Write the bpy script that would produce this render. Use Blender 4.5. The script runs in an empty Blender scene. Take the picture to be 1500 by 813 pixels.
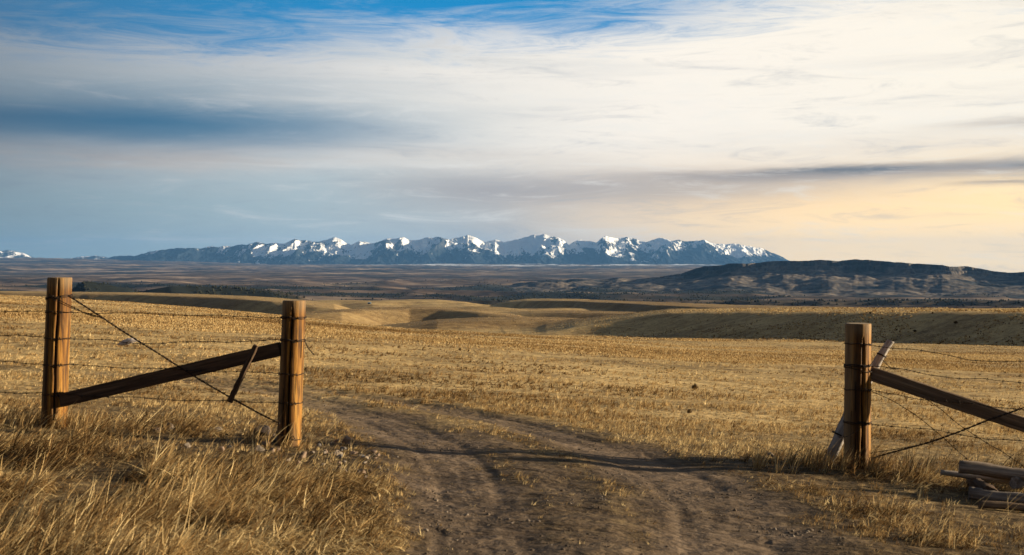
import bpy, bmesh, math, random
import numpy as np
from mathutils import Vector, Matrix

random.seed(7)
rng = np.random.default_rng(11)
S = bpy.context.scene
COL = S.collection
F = 1667.0                       # focal length in photo pixels (40 mm on 36 mm)
PITCH = math.atan(23.5 / F)
CP, SP = math.cos(PITCH), math.sin(PITCH)
CZ = 1.336                       # eye height above the ground at the camera
SUN_AZ, SUN_EL = math.radians(87), math.radians(10.0)   # clockwise from the view direction (+Y)

# ------------------------------------------------------------------ helpers
def zy(row):
    t = (406.5 - row) / F
    return (t * CP - SP) / (CP + t * SP)
def xy(px, row):
    return (px - 750.0) / F * (CP - zy(row) * SP)
def pt(px, row, Y):
    return Vector((xy(px, row) * Y, Y, CZ + zy(row) * Y))

def hash2(ix, iy, seed):
    h = (ix.astype(np.int64) * 374761393 + iy.astype(np.int64) * 668265263 + seed * 974711) & 0x7fffffff
    h = ((h ^ (h >> 13)) * 1274126177) & 0x7fffffff
    h = ((h ^ (h >> 16)) * 2246822519) & 0x7fffffff
    return ((h ^ (h >> 15)) & 0xffff) / 65535.0
def vnoise(x, y, seed=0):
    x0 = np.floor(x); y0 = np.floor(y)
    fx = x - x0; fy = y - y0
    fx = fx * fx * fx * (fx * (fx * 6 - 15) + 10); fy = fy * fy * fy * (fy * (fy * 6 - 15) + 10)
    a = hash2(x0, y0, seed); b = hash2(x0 + 1, y0, seed)
    c = hash2(x0, y0 + 1, seed); d = hash2(x0 + 1, y0 + 1, seed)
    return (a * (1 - fx) + b * fx) * (1 - fy) + (c * (1 - fx) + d * fx) * fy
def fbm(x, y, octv=4, seed=0, gain=0.5, ridged=False):
    s = 0.0; amp = 1.0; tot = 0.0
    for i in range(octv):
        ca, sa = math.cos(0.6 * i + 0.3), math.sin(0.6 * i + 0.3)
        n = vnoise((x * ca - y * sa) * 2 ** i + 17.3 * i, (x * sa + y * ca) * 2 ** i - 9.1 * i, seed + i)
        if ridged: n = 1 - np.abs(2 * n - 1)
        s = s + n * amp; tot += amp; amp *= gain
    return s / tot
def sst(a, b, x):
    t = np.clip((x - a) / (b - a), 0, 1)
    return t * t * (3 - 2 * t)
def smax(a, b, w):
    return 0.5 * (a + b + np.sqrt((a - b) ** 2 + w * w))

def mesh_from(name, verts, faces, mat=None, attrs=None, smooth=True, parent=None, nside=4):
    """verts (n,3) array; faces (m,nside) int array"""
    me = bpy.data.meshes.new(name)
    verts = np.ascontiguousarray(verts, dtype=np.float32); faces = np.ascontiguousarray(faces, dtype=np.int32)
    m, k = faces.shape
    me.vertices.add(len(verts)); me.vertices.foreach_set('co', verts.ravel())
    me.loops.add(m * k); me.loops.foreach_set('vertex_index', faces.ravel())
    me.polygons.add(m); me.polygons.foreach_set('loop_start', np.arange(0, m * k, k, dtype=np.int32))
    me.polygons.foreach_set('loop_total', np.full(m, k, dtype=np.int32))
    me.polygons.foreach_set('use_smooth', np.full(m, smooth, dtype=bool))
    me.update(calc_edges=True)
    for an, av in (attrs or {}).items():
        a = me.attributes.new(an, 'FLOAT', 'POINT')
        a.data.foreach_set('value', np.ascontiguousarray(av, dtype=np.float32))
    o = bpy.data.objects.new(name, me); COL.objects.link(o)
    if mat: me.materials.append(mat)
    if parent: o.parent = parent
    return o

class MB:
    """collects tubes and blocks into one mesh"""
    def __init__(s): s.v = []; s.f = []
    def grid(s, rings, closed_ends=True):
        n = len(rings[0]); b = len(s.v)
        for r in rings: s.v += [tuple(p) for p in r]
        for i in range(len(rings) - 1):
            for j in range(n):
                a = b + i * n + j; c = b + i * n + (j + 1) % n
                s.f.append((a, c, c + n, a + n))
        if closed_ends:
            s.f.append(tuple(b + j for j in reversed(range(n))))
            s.f.append(tuple(b + (len(rings) - 1) * n + j for j in range(n)))
    def tube(s, pts, r, n=6, radii=None):
        pts = [Vector(p) for p in pts]; rings = []
        t0 = (pts[1] - pts[0]).normalized()
        up = Vector((0, 0, 1)) if abs(t0.z) < 0.9 else Vector((1, 0, 0))
        u = t0.cross(up).normalized()
        for i, p in enumerate(pts):
            t = (pts[min(i + 1, len(pts) - 1)] - pts[max(i - 1, 0)]).normalized()
            u = (u - t * u.dot(t)).normalized(); w = t.cross(u)
            rr = radii[i] if radii else r
            rings.append([p + (u * math.cos(2 * math.pi * k / n) + w * math.sin(2 * math.pi * k / n)) * rr for k in range(n)])
        s.grid(rings)
    def build(s, name, mat, parent=None, smooth=True, bevel=0):
        me = bpy.data.meshes.new(name); me.from_pydata(s.v, [], s.f); me.update()
        for p in me.polygons: p.use_smooth = smooth
        me.materials.append(mat)
        o = bpy.data.objects.new(name, me); COL.objects.link(o)
        if parent: o.parent = parent
        return o

def tag(o, label=None, cat=None, group=None, kind=None):
    if label: o['label'] = label
    if cat: o['category'] = cat
    if group: o['group'] = group
    if kind: o['kind'] = kind
    return o

# ------------------------------------------------------------------ node helper
class NT:
    def __init__(s, tree): s.t = tree; s.n = tree.nodes; s.l = tree.links
    def new(s, typ, **kw):
        nd = s.n.new(typ)
        for k, v in kw.items(): setattr(nd, k, v)
        return nd
    def put(s, sock, v):
        if v is None: return
        if isinstance(v, bpy.types.NodeSocket): s.l.new(v, sock)
        else: sock.default_value = v
    def m(s, op, a, b=None, c=None, clamp=False):
        nd = s.new('ShaderNodeMath', operation=op, use_clamp=clamp)
        for i, v in enumerate((a, b, c)): s.put(nd.inputs[i], v)
        return nd.outputs[0]
    def ss(s, a, b, x):
        nd = s.new('ShaderNodeMapRange', interpolation_type='SMOOTHSTEP')
        inv = a > b
        lo, hi = (b, a) if inv else (a, b)
        s.put(nd.inputs[0], x); nd.inputs[1].default_value = lo; nd.inputs[2].default_value = hi
        nd.inputs[3].default_value = 1.0 if inv else 0.0; nd.inputs[4].default_value = 0.0 if inv else 1.0
        return nd.outputs[0]
    def gauss(s, x, c, w):
        d = s.m('DIVIDE', s.m('SUBTRACT', x, c), w)
        return s.m('POWER', 2.71828, s.m('MULTIPLY', s.m('MULTIPLY', d, d), -1.0))
    def mix(s, f, a, b, typ='MIX'):
        nd = s.new('ShaderNodeMix', data_type='RGBA', blend_type=typ)
        s.put(nd.inputs[0], f)
        for i, v in ((6, a), (7, b)):
            if isinstance(v, (tuple, list)): v = tuple(v)[:3] + (1.0,)
            s.put(nd.inputs[i], v)
        return nd.outputs[2]
    def noise(s, vec, scale, detail=4, rough=0.55, dist=0.0, col=False):
        nd = s.new('ShaderNodeTexNoise')
        s.put(nd.inputs['Vector'], vec); nd.inputs['Scale'].default_value = scale
        nd.inputs['Detail'].default_value = detail; nd.inputs['Roughness'].default_value = rough
        nd.inputs['Distortion'].default_value = dist
        return nd.outputs['Color' if col else 'Fac']
    def mapping(s, vec, sc=(1, 1, 1), rot=(0, 0, 0), loc=(0, 0, 0)):
        nd = s.new('ShaderNodeMapping'); s.put(nd.inputs[0], vec)
        nd.inputs['Location'].default_value = loc; nd.inputs['Rotation'].default_value = rot; nd.inputs['Scale'].default_value = sc
        return nd.outputs[0]
    def ramp(s, f, stops, interp='LINEAR'):
        nd = s.new('ShaderNodeValToRGB'); r = nd.color_ramp; r.interpolation = interp
        while len(r.elements) < len(stops): r.elements.new(0.5)
        for e, (p, c) in zip(r.elements, stops): e.position = p; e.color = tuple(c)[:3] + (1,)
        s.put(nd.inputs[0], f); return nd.outputs[0]
    def attr(s, name):
        return s.new('ShaderNodeAttribute', attribute_name=name).outputs['Fac']
    def combine(s, x, y, z):
        nd = s.new('ShaderNodeCombineXYZ')
        for i, v in enumerate((x, y, z)): s.put(nd.inputs[i], v)
        return nd.outputs[0]
    def bump(s, h, strength, dist):
        nd = s.new('ShaderNodeBump'); nd.inputs['Strength'].default_value = strength
        nd.inputs['Distance'].default_value = dist; s.put(nd.inputs['Height'], h)
        return nd.outputs[0]
    def bump2(s, h, strength, dist, nrm):
        o = s.bump(h, strength, dist); s.l.new(nrm, o.node.inputs['Normal']); return o

def mat_new(name):
    m = bpy.data.materials.new(name); m.use_nodes = True
    t = NT(m.node_tree); b = t.n['Principled BSDF']
    b.inputs['Roughness'].default_value = 0.85
    b.inputs['Specular IOR Level'].default_value = 0.2
    return m, t, b
def simple(name, col, rough=0.7, metal=0.0, spec=0.3):
    m, t, b = mat_new(name)
    pos = t.new('ShaderNodeTexCoord').outputs['Object']
    n = t.noise(pos, 30, 4)
    c = t.mix(n, tuple(x * 0.6 for x in col), tuple(min(1, x * 1.35) for x in col))
    t.put(b.inputs['Base Color'], c)
    b.inputs['Roughness'].default_value = rough; b.inputs['Metallic'].default_value = metal
    b.inputs['Specular IOR Level'].default_value = spec
    return m

# ------------------------------------------------------------------ terrain
A_, P_, CS_ = CZ, 0.042, 0.052
CR_PX = [-900, -200, 0, 100, 200, 300, 415, 500, 560, 600, 760, 900, 1000, 1240, 1500, 1750, 2400]
CR_ROW = [424, 426, 430, 436, 443, 451.5, 462.5, 473, 479, 483, 492, 501, 508, 513.5, 516.5, 520, 528]

def px_of(X, Y):
    az = np.arctan2(X, Y); aa = np.abs(az); lim = math.radians(33)
    t = np.tan(np.minimum(aa, lim))
    fade = 1 - sst(lim, math.pi, aa)
    return 750 + F * np.sign(az) * t * fade

def near_h(X, Y):
    px = px_of(X, Y); D = np.hypot(X, Y)
    q = (np.interp(px, CR_PX, CR_ROW) - 383 - CS_ * (px - 750)) / F - P_
    k = np.clip(q, 0.006, 1) ** 2 / (4 * A_)
    Ys = np.where(Y > 0, Y, -60 * np.tanh(-Y / 60))
    Xs = 400 * np.tanh(X / 400)
    return -CS_ * Xs - P_ * Ys - k * D * D

FL_D = [1, 150, 250, 400, 600, 900, 1300, 1700, 2200, 3000, 4000, 9000, 15000, 25000, 33000, 46000]
FL_Z = [-3] + [CZ + zy(r) * d for d, r in ((150, 496), (250, 492), (400, 486), (600, 474), (900, 462), (1300, 453), (1700, 449))] + [-92, -128, -150, -150, -142, -105, -75, -75]

RIDGES = [  # px, rows, distance, front slope, back slope, rounding, plateau length
    ('right hill', [700, 770, 800, 843, 925, 981, 1040, 1100, 1240, 1500, 1700, 2000],
     [560, 500, 490, 479.5, 466, 459, 458, 457.5, 457.5, 458.5, 459, 461], [330, 330, 330, 340, 345, 340, 325, 310, 280, 235, 215, 200], .155, .03, 8, 80),
    ('mid a', [360, 430, 500, 560, 600, 640, 700, 760, 800], [476, 463, 457, 454, 452.5, 453.5, 458, 467, 486], [520, 540, 560, 600, 620, 610, 570, 530, 500], .13, .025, 12, 60),
    ('mid b', [520, 590, 640, 700, 760, 830, 900, 980, 1060], [492, 482, 475, 471, 469, 472, 476, 480, 490], [400, 400, 400, 410, 420, 420, 410, 400, 390], .15, .03, 8, 60),
    ('mid c', [660, 720, 780, 840, 900, 960, 1010], [472, 464, 460, 459, 460.5, 463, 472], [800, 780, 760, 740, 720, 700, 700], .16, .025, 10, 80),
    ('bench', [-600, -200, 0, 105, 200, 300, 360, 400, 440, 490, 560], [425, 427, 428.5, 430.5, 432, 435.5, 438.5, 442, 446, 453, 480], [1500, 1380, 1300, 1240, 1160, 1060, 1000, 960, 930, 900, 880], .24, .014, 12, 170),
    ('far gold', [380, 430, 470, 500, 545, 600, 640, 680, 715, 735, 780], [452, 444, 442, 441.8, 443.5, 441, 441.2, 445, 451, 455, 475], [1480, 1500, 1500, 1500, 1450, 1500, 1500, 1480, 1450, 1430, 1400], .08, .02, 18, 120),
    ('dark hill', [680, 712, 728, 745, 770, 800, 850, 900, 950, 1000, 1060, 1100, 1160, 1230, 1300, 1420], [475, 456, 449, 444, 441.5, 441, 442.3, 444.8, 447.5, 450, 453, 454.5, 456, 457.5, 461, 470], [1540, 1480, 1460, 1430, 1380, 1310, 1210, 1130, 1060, 1000, 950, 920, 880, 850, 830, 800], .30, .016, 9, 150),
    ('butte a', [80, 100, 112, 125, 140, 165, 190, 235], [445, 427, 418, 412, 413, 416.5, 422, 440], [3000] * 8, .34, .3, 12, 20),
    ('butte b', [165, 195, 220, 250, 290, 340, 400, 440, 480], [446, 430, 424, 419, 419.5, 422, 426, 434, 448], [2700] * 9, .28, .3, 18, 20),
]

def height(X, Y, fine=True):
    X = np.asarray(X, float); Y = np.asarray(Y, float)
    D = np.hypot(X, Y); px = px_of(X, Y); ca = np.maximum(np.cos(np.arctan2(X, Y)), .8)
    nr = near_h(X, Y)
    fl = np.interp(np.log(np.maximum(D, 1)), np.log(FL_D), FL_Z)
    # far plain swells upward on the left
    left = sst(420, 60, px) * sst(16000, 36000, D)
    fl = fl + left * 150
    fl = fl - sst(1080, 1300, px) * sst(9000, 30000, D) * 330
    w = np.clip(D * 0.006, 0.01, 6)
    # breaks and gullies of the valley floor
    va = sst(2600, 4200, D)
    if np.any(va > 0):
        br = fbm(X / 900, Y / 900, 5, 5, ridged=True)
        amp = 40 * sst(2600, 4500, D) * (1 - .55 * sst(8000, 12000, D)) + 22 * sst(9000, 20000, D)
        low = fbm(X / 3500, Y / 3500, 3, 9)
        fl = fl + va * amp * ((br - .62) * 1.7 + (low - .5) * 1.6)
    # rolling swells of the grassland
    roll = (fbm(X / 170, Y / 170, 4, 21) - .5) * np.clip((D - 170) * .012, 0, 11) * (1 - va) + (fbm(X / 70 + 9, Y / 95, 3, 27) - .5) * np.clip((D - 250) * .012, 0, 5) * (1 - va)
    fl = fl + roll
    z = smax(nr, fl - .3, w)
    for (nm, p, r, dd, sf, sb, rad, pl) in RIDGES:
        zc = CZ + zy(np.interp(px, p, r)) * np.interp(px, p, dd) * ca
        dc = np.interp(px, p, dd) * (1 + .025 * (fbm(X / 90, Y / 90, 3, len(nm)) - .5))
        d = D - dc
        q = np.sqrt(d * d + rad * rad) - rad
        over = np.maximum(d - pl, 0)
        h = zc - np.where(d < 0, sf * q, sb * q) - over * .12
        h = h + (fbm((X + .7 * Y) / 42, (Y - .7 * X) / 150, 4, 33) - .5) * np.clip(-d, 0, 120) * sf * .85 * (D < 2500)
        z = np.where(h > z - 3 * w, smax(z, h, w * .7), z)
    if fine:
        z = z + (fbm(X / 9, Y / 9, 3, 41) - .5) * np.clip(D * .004, 0, .30) * (D < 3000)
        rt = rut_depth(X, Y)
        z = z + rt
    return z

# ----- wheel tracks (world plan, measured on the near slope)
def on_near(px, row):
    Y = A_ / ((row - 383) / F - CS_ * (px - 750) / F - P_)
    return ((px - 750) / F * Y, Y)
def track(path):
    out = []
    for (px, row, hw) in path:
        x, y = on_near(px, row); out.append((x, y, hw / F * y))
    return np.array(out)
TR = [track([(700, 980, 190), (695, 813, 125), (692, 740, 98), (680, 690, 88), (640, 650, 80), (575, 618, 75), (500, 595, 62), (420, 576, 50), (300, 560, 42), (150, 548, 36), (0, 538, 32), (-200, 526, 28)]),
      track([(1110, 980, 230), (1075, 813, 145), (1050, 745, 122), (995, 700, 98), (920, 665, 78), (820, 634, 62), (720, 610, 52), (620, 592, 44), (520, 577, 36), (380, 560, 26), (250, 548, 22)])]
MIDT = track([(900, 980, 170), (885, 813, 130), (850, 745, 95), (800, 700, 70), (745, 660, 45), (690, 632, 25)])
def seg_dist(X, Y, T):
    best = np.full(np.shape(X), 1e9); hw = np.zeros(np.shape(X))
    for i in range(len(T) - 1):
        ax, ay, aw = T[i]; bx, by, bw = T[i + 1]
        dx, dy = bx - ax, by - ay; L = dx * dx + dy * dy
        t = np.clip(((X - ax) * dx + (Y - ay) * dy) / L, 0, 1)
        d = np.hypot(X - ax - t * dx, Y - ay - t * dy)
        m = d < best
        best = np.where(m, d, best); hw = np.where(m, aw + (bw - aw) * t, hw)
    return best, hw
def dirt_mask(X, Y):
    X = np.asarray(X, float); Y = np.asarray(Y, float)
    out = np.zeros(X.shape); sel = (np.hypot(X, Y) < 40) & (Y > 1)
    if not sel.any(): return out
    x = X[sel]; y = Y[sel]; m = np.zeros(x.shape)
    n = (fbm(x * 1.5, y * 1.5, 4, 61) - .5)
    for T in TR:
        d, hw = seg_dist(x, y, T)
        fade = 1 - .55 * sst(12, 19, y)
        m = np.maximum(m, sst(1.5, .5, d / hw + n * 1.6) * fade)
    d, hw = seg_dist(x, y, MIDT)
    m = np.maximum(m, sst(1.3, .4, d / hw + n * 1.5) * .62)
    out[sel] = m
    return out
def pack_mask(X, Y):
    out = np.zeros(np.shape(X)); sel = (np.hypot(X, Y) < 30) & (Y > 1)
    x = X[sel]; y = Y[sel]; r = np.zeros(x.shape)
    for T in TR:
        d, hw = seg_dist(x, y, T); q = d / hw
        for c in (.12, .30, .52, .74):
            r = np.maximum(r, np.exp(-((q - c - .10 * (fbm(x * .7, y * .5, 2, int(c * 50)) - .5)) / .055) ** 2) * sst(.42, .62, fbm(x * 1.3 + c * 40, y * .7, 3, 87)))
        r = np.maximum(r, .55 * np.exp(-(q / .55) ** 2) * sst(.40, .62, fbm(x * .8, y * .6, 3, 88)))
    out[sel] = r
    return out
def rut_depth(X, Y):
    out = np.zeros(np.shape(X)); sel = (np.hypot(X, Y) < 40) & (Y > 1)
    if not np.any(sel): return out
    x = X[sel]; y = Y[sel]; r = np.zeros(x.shape)
    for T in TR:
        d, hw = seg_dist(x, y, T)
        q = d / hw
        r = r - .035 * np.exp(-(q / .8) ** 2)
        r = r + .008 * np.exp(-((q - 1.25) / .3) ** 2)          # low shoulders thrown up by wheels
        r = r - .010 * np.exp(-((q - .45) / .13) ** 2) * (vnoise(x * 1.1, y * .8, 7) > .3)
    r = r + (fbm(x * 2.2, y * 2.2, 4, 71) - .5) * .035 * sst(14, 9, y)
    out[sel] = r
    return out

def hz(x, y): return float(height(np.array([x]), np.array([y]))[0])

def march(px, row, d0=3, d1=30000):
    d = np.exp(np.linspace(math.log(d0), math.log(d1), 6000))
    Xs = xy(px, row) * d; Zs = CZ + zy(row) * d
    h = height(Xs, d)
    i = int(np.argmax(h >= Zs))
    return Xs[i], d[i], h[i]

# ------------------------------------------------------------------ materials
def grass_col(t, tint):
    return t.ramp(tint, [(0.0, (.045, .026, .012)), (.3, (.19, .108, .044)), (.62, (.46, .315, .142)), (1.0, (.72, .57, .31))])
def make_grass_mat(name):
    m = bpy.data.materials.new(name); m.use_nodes = True
    t = NT(m.node_tree); t.n.remove(t.n['Principled BSDF'])
    c = grass_col(t, t.attr('tint'))
    d = t.new('ShaderNodeBsdfDiffuse'); tr = t.new('ShaderNodeBsdfTranslucent'); mx = t.new('ShaderNodeMixShader')
    t.put(d.inputs[0], c); t.put(tr.inputs[0], c); mx.inputs[0].default_value = .25
    t.l.new(d.outputs[0], mx.inputs[1]); t.l.new(tr.outputs[0], mx.inputs[2])
    t.l.new(mx.outputs[0], t.n['Material Output'].inputs[0])
    return m
GRASS = make_grass_mat('dry_grass')

def ground_material():
    m, t, b = mat_new('ground_earth_and_grass')
    pos = t.new('ShaderNodeNewGeometry').outputs['Position']
    dirt = t.attr('dirt'); far = t.attr('far'); snow = t.attr('snow'); wood = t.attr('wood')
    # thatch under the near grass, straw further out
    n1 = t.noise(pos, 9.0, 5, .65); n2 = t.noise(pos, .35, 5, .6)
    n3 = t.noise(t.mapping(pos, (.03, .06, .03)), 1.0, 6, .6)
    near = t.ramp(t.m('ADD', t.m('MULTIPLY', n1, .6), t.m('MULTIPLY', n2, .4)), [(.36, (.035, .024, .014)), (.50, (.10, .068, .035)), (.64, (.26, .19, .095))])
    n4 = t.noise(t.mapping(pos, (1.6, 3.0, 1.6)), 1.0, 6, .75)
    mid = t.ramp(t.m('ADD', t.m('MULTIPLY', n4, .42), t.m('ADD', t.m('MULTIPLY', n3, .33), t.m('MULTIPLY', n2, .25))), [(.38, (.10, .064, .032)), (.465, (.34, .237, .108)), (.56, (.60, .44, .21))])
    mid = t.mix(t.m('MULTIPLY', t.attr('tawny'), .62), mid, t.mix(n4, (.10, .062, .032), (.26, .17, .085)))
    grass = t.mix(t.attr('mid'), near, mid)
    # dirt track
    d1 = t.noise(pos, 1.6, 7, .62); d2 = t.noise(pos, 45.0, 3, .6)
    dc = t.ramp(t.m('ADD', t.m('MULTIPLY', d1, .65), t.m('MULTIPLY', d2, .35)), [(.37, (.062, .045, .032)), (.5, (.115, .083, .057)), (.63, (.185, .136, .095))])
    dc = t.mix(t.m('MULTIPLY', t.attr('pack'), .5), dc, (.20, .15, .106))
    c = t.mix(dirt, grass, dc)
    # valley floor far below, cloud shade put into its darker colours
    f1 = t.noise(t.mapping(pos, (1 / 520, 1 / 330, 0)), 1.0, 7, .62); f2 = t.noise(t.mapping(pos, (1 / 3600, 1 / 2000, 0)), 1.0, 6, .6)
    fc = t.ramp(t.m('ADD', t.m('MULTIPLY', f1, .5), t.m('MULTIPLY', f2, .5)), [(.42, (.032, .027, .022)), (.47, (.09, .064, .048)), (.52, (.20, .145, .105)), (.57, (.38, .285, .20))])
    fc = t.mix(wood, fc, (.022, .026, .022))
    c = t.mix(far, c, fc)
    c = t.mix(snow, c, (.8, .82, .85))
    t.put(b.inputs['Base Color'], c)
    bn = t.bump(t.m('ADD', t.m('MULTIPLY', t.noise(pos, 26, 5, .7), .5), t.noise(pos, 5, 4, .6)), .75, .032)
    bn = t.bump2(t.noise(pos, 1.3, 5, .7), .5, .14, bn)
    bn = t.bump2(t.noise(t.mapping(pos, (.10, .16, .1)), 1.0, 7, .68), .5, 1.3, bn)
    t.put(b.inputs['Normal'], bn)
    b.inputs['Specular IOR Level'].default_value = 0.08
    return m
GROUND = ground_material()

# ------------------------------------------------------------------ ground sheet
def wood_mask(X, Y):
    D = np.hypot(X, Y); px = px_of(X, Y)
    n = fbm(X / 700, Y / 420, 5, 81); n2 = fbm(X / 3000, Y / 1500, 3, 83)
    band = sst(2500, 3200, D) * sst(9500, 6500, D)
    butte = sst(1900, 2300, D) * sst(3500, 3200, D) * sst(60, 110, px) * sst(480, 430, px)
    far = sst(9000, 12000, D) * .55
    m = sst(.455, .53, n * .6 + n2 * .4 + .03 * sst(6500, 4500, D) - .02) * np.maximum(band, far)
    return np.clip(np.maximum(m, butte * sst(.30, .45, n)), 0, 1)

def build_ground():
    az = np.concatenate([np.arange(-180, -33, 2.5), np.arange(-33, 33.01, .075), np.arange(35.5, 180, 2.5)])
    az = np.radians(az)
    r = [0.6]
    while r[-1] < 46000:
        k = .10 if r[-1] < 4 else (.0062 if r[-1] < 40 else (.0075 if r[-1] < 3500 else .011))
        r.append(r[-1] * (1 + k))
    r = np.array(r)
    nr, na = len(r), len(az)
    R, Aa = np.meshgrid(r, az, indexing='ij')
    X = R * np.sin(Aa); Y = R * np.cos(Aa)
    Z = height(X, Y)
    D = R
    dirt = dirt_mask(X, Y)
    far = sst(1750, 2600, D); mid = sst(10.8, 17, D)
    px = px_of(X, Y)
    sn = fbm(X / 1800, Y / 500, 5, 91)
    snow = sst(24500, 26500, D) * sst(34000, 31000, D) * sst(.47, .53, sn) * sst(490, 560, px) * sst(1120, 1000, px)
    wood = wood_mask(X, Y)
    idx = np.arange(nr * na).reshape(nr, na)
    a = idx[:-1, :]; b2 = idx[1:, :]
    nxt = np.roll(np.arange(na), -1)
    faces = np.stack([a, a[:, nxt], b2[:, nxt], b2], -1).reshape(-1, 4)[:, ::-1]
    V = np.stack([X, Y, Z], -1).reshape(-1, 3)
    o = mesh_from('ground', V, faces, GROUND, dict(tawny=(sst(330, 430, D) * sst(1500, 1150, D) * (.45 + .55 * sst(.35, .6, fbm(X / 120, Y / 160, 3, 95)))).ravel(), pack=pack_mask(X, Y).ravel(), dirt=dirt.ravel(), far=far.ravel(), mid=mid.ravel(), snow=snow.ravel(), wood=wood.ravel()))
    # close the small hole under the eye
    tag(o, 'dry golden grassland with a two-track dirt lane, falling to a broad valley', None, None, 'structure')
    return o
ground = build_ground()

# ------------------------------------------------------------------ mesa and mountains
def rock_mat(name, stops, snowcol=(.90, .91, .93), nscale=1 / 90, fstops=None):
    m, t, b = mat_new(name)
    pos = t.new('ShaderNodeNewGeometry').outputs['Position']
    n = t.m('ADD', t.m('MULTIPLY', t.noise(t.mapping(pos, (nscale,) * 3), 1, 7, .65), .6), t.m('MULTIPLY', t.noise(t.mapping(pos, (nscale / 7,) * 3), 1, 5, .6), .4))
    c = t.ramp(n, stops)
    c = t.mix(t.attr('wood'), c, (.018, .027, .036))
    c = t.mix(t.attr('snow'), c, snowcol)
    t.put(b.inputs['Base Color'], c)
    b.inputs['Specular IOR Level'].default_value = .05
    return m

MESA_PX = [700, 760, 800, 845, 880, 905, 933, 949, 971, 997, 1019, 1032, 1059, 1067, 1100, 1127, 1153, 1180, 1204, 1225, 1252, 1271, 1297, 1327, 1353, 1380, 1391, 1415, 1436, 1452, 1479, 1500, 1600, 1750, 1900]
MESA_ROW = [424, 414, 411, 408.5, 409.5, 407, 409, 407.3, 404.7, 400.7, 393.5, 390, 388.5, 386, 386, 382.8, 382, 382, 380.7, 382.3, 380, 380.7, 382.8, 385, 386.8, 388, 390.8, 390, 393.5, 396.7, 399.3, 398.5, 402, 406, 412]
def build_mesa():
    px = np.arange(720, 1900, 1.2); d = np.concatenate([np.linspace(-2700, -420, 130), np.linspace(-410, 190, 220), np.linspace(220, 1900, 40)])
    PX, Dd = np.meshgrid(px, d, indexing='ij'); Dd = Dd + 6900 - (PX - 1250) * 1.1
    az = np.arctan((PX - 750) / F)
    X = Dd * np.sin(az); Y = Dd * np.cos(az)
    crest = np.interp(PX, MESA_PX, MESA_ROW) + (fbm(PX / 9, PX * 0, 3, 3) - .5) * 1.2
    Dc = 6900 - (PX - 1250) * 1.1 + 300 * (fbm(PX / 60, PX * 0 + 3, 3, 4) - .5)
    zc = CZ + zy(crest) * Dc * np.cos(az)
    base = -172.0
    q = Dc - Dd
    gul = .1 + fbm((X - .35 * Y) / 420, (Y + .2 * X) / 600, 4, 12); gul2 = fbm(X / 90, Y / 200, 4, 14, ridged=True)
    rel = np.maximum(zc - base, 0)
    cliff = np.clip(rel * .34, 0, 60) * (0.85 + .3 * vnoise(PX / 90, PX * 0, 6)) * sst(40, 110, rel)
    qq = q - 60 - (gul - .6) * 900 * sst(60, 500, q) - (gul2 - .6) * 70 * sst(40, 200, q)
    cl = cliff * (.55 * sst(0, 16, q + (gul2 - .6) * 60) + .45 * sst(34, 62, q + (gul2 - .6) * 70))
    front = base + (rel - cliff) * np.exp(-np.maximum(qq, 0) / 760) + (cliff - cl)
    front = np.minimum(front, zc)
    back = zc - np.maximum(-q, 0) * .05
    Z = np.where(q > 0, front, back) + ((fbm(X / 40, Y / 40, 3, 15) - .5) * 6 + (fbm(X / 170, Y / 170, 4, 17) - .5) * 34) * sst(20, 160, q) * sst(0, 60, rel)
    wn = fbm(X / 300, Y / 300, 5, 16)
    wood = sst(.50, .60, wn + .25 * (.6 - gul)) * .8
    wood = np.maximum(wood, sst(30, 0, np.abs(q)) * (vnoise(PX / 5, PX * 0, 8) > .4) * .55)
    wood = np.maximum(wood, sst(1500, 2000, q) * sst(.42, .52, wn))
    V = np.stack([X, Y, Z], -1).reshape(-1, 3)
    n0, n1 = PX.shape; idx = np.arange(n0 * n1).reshape(n0, n1)
    faces = np.stack([idx[:-1, :-1], idx[1:, :-1], idx[1:, 1:], idx[:-1, 1:]], -1).reshape(-1, 4)
    mat = rock_mat('mesa_slope', [(.40, (.060, .057, .056)), (.49, (.125, .110, .098)), (.58, (.25, .205, .16))], nscale=1 / 60)
    o = mesh_from('mesa', V, faces, mat, dict(wood=wood.ravel(), snow=np.zeros(wood.size)))
    tag(o, 'long dark flat-topped mesa with a cliff rim right of the mountains', None, None, 'structure')
build_mesa()

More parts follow.
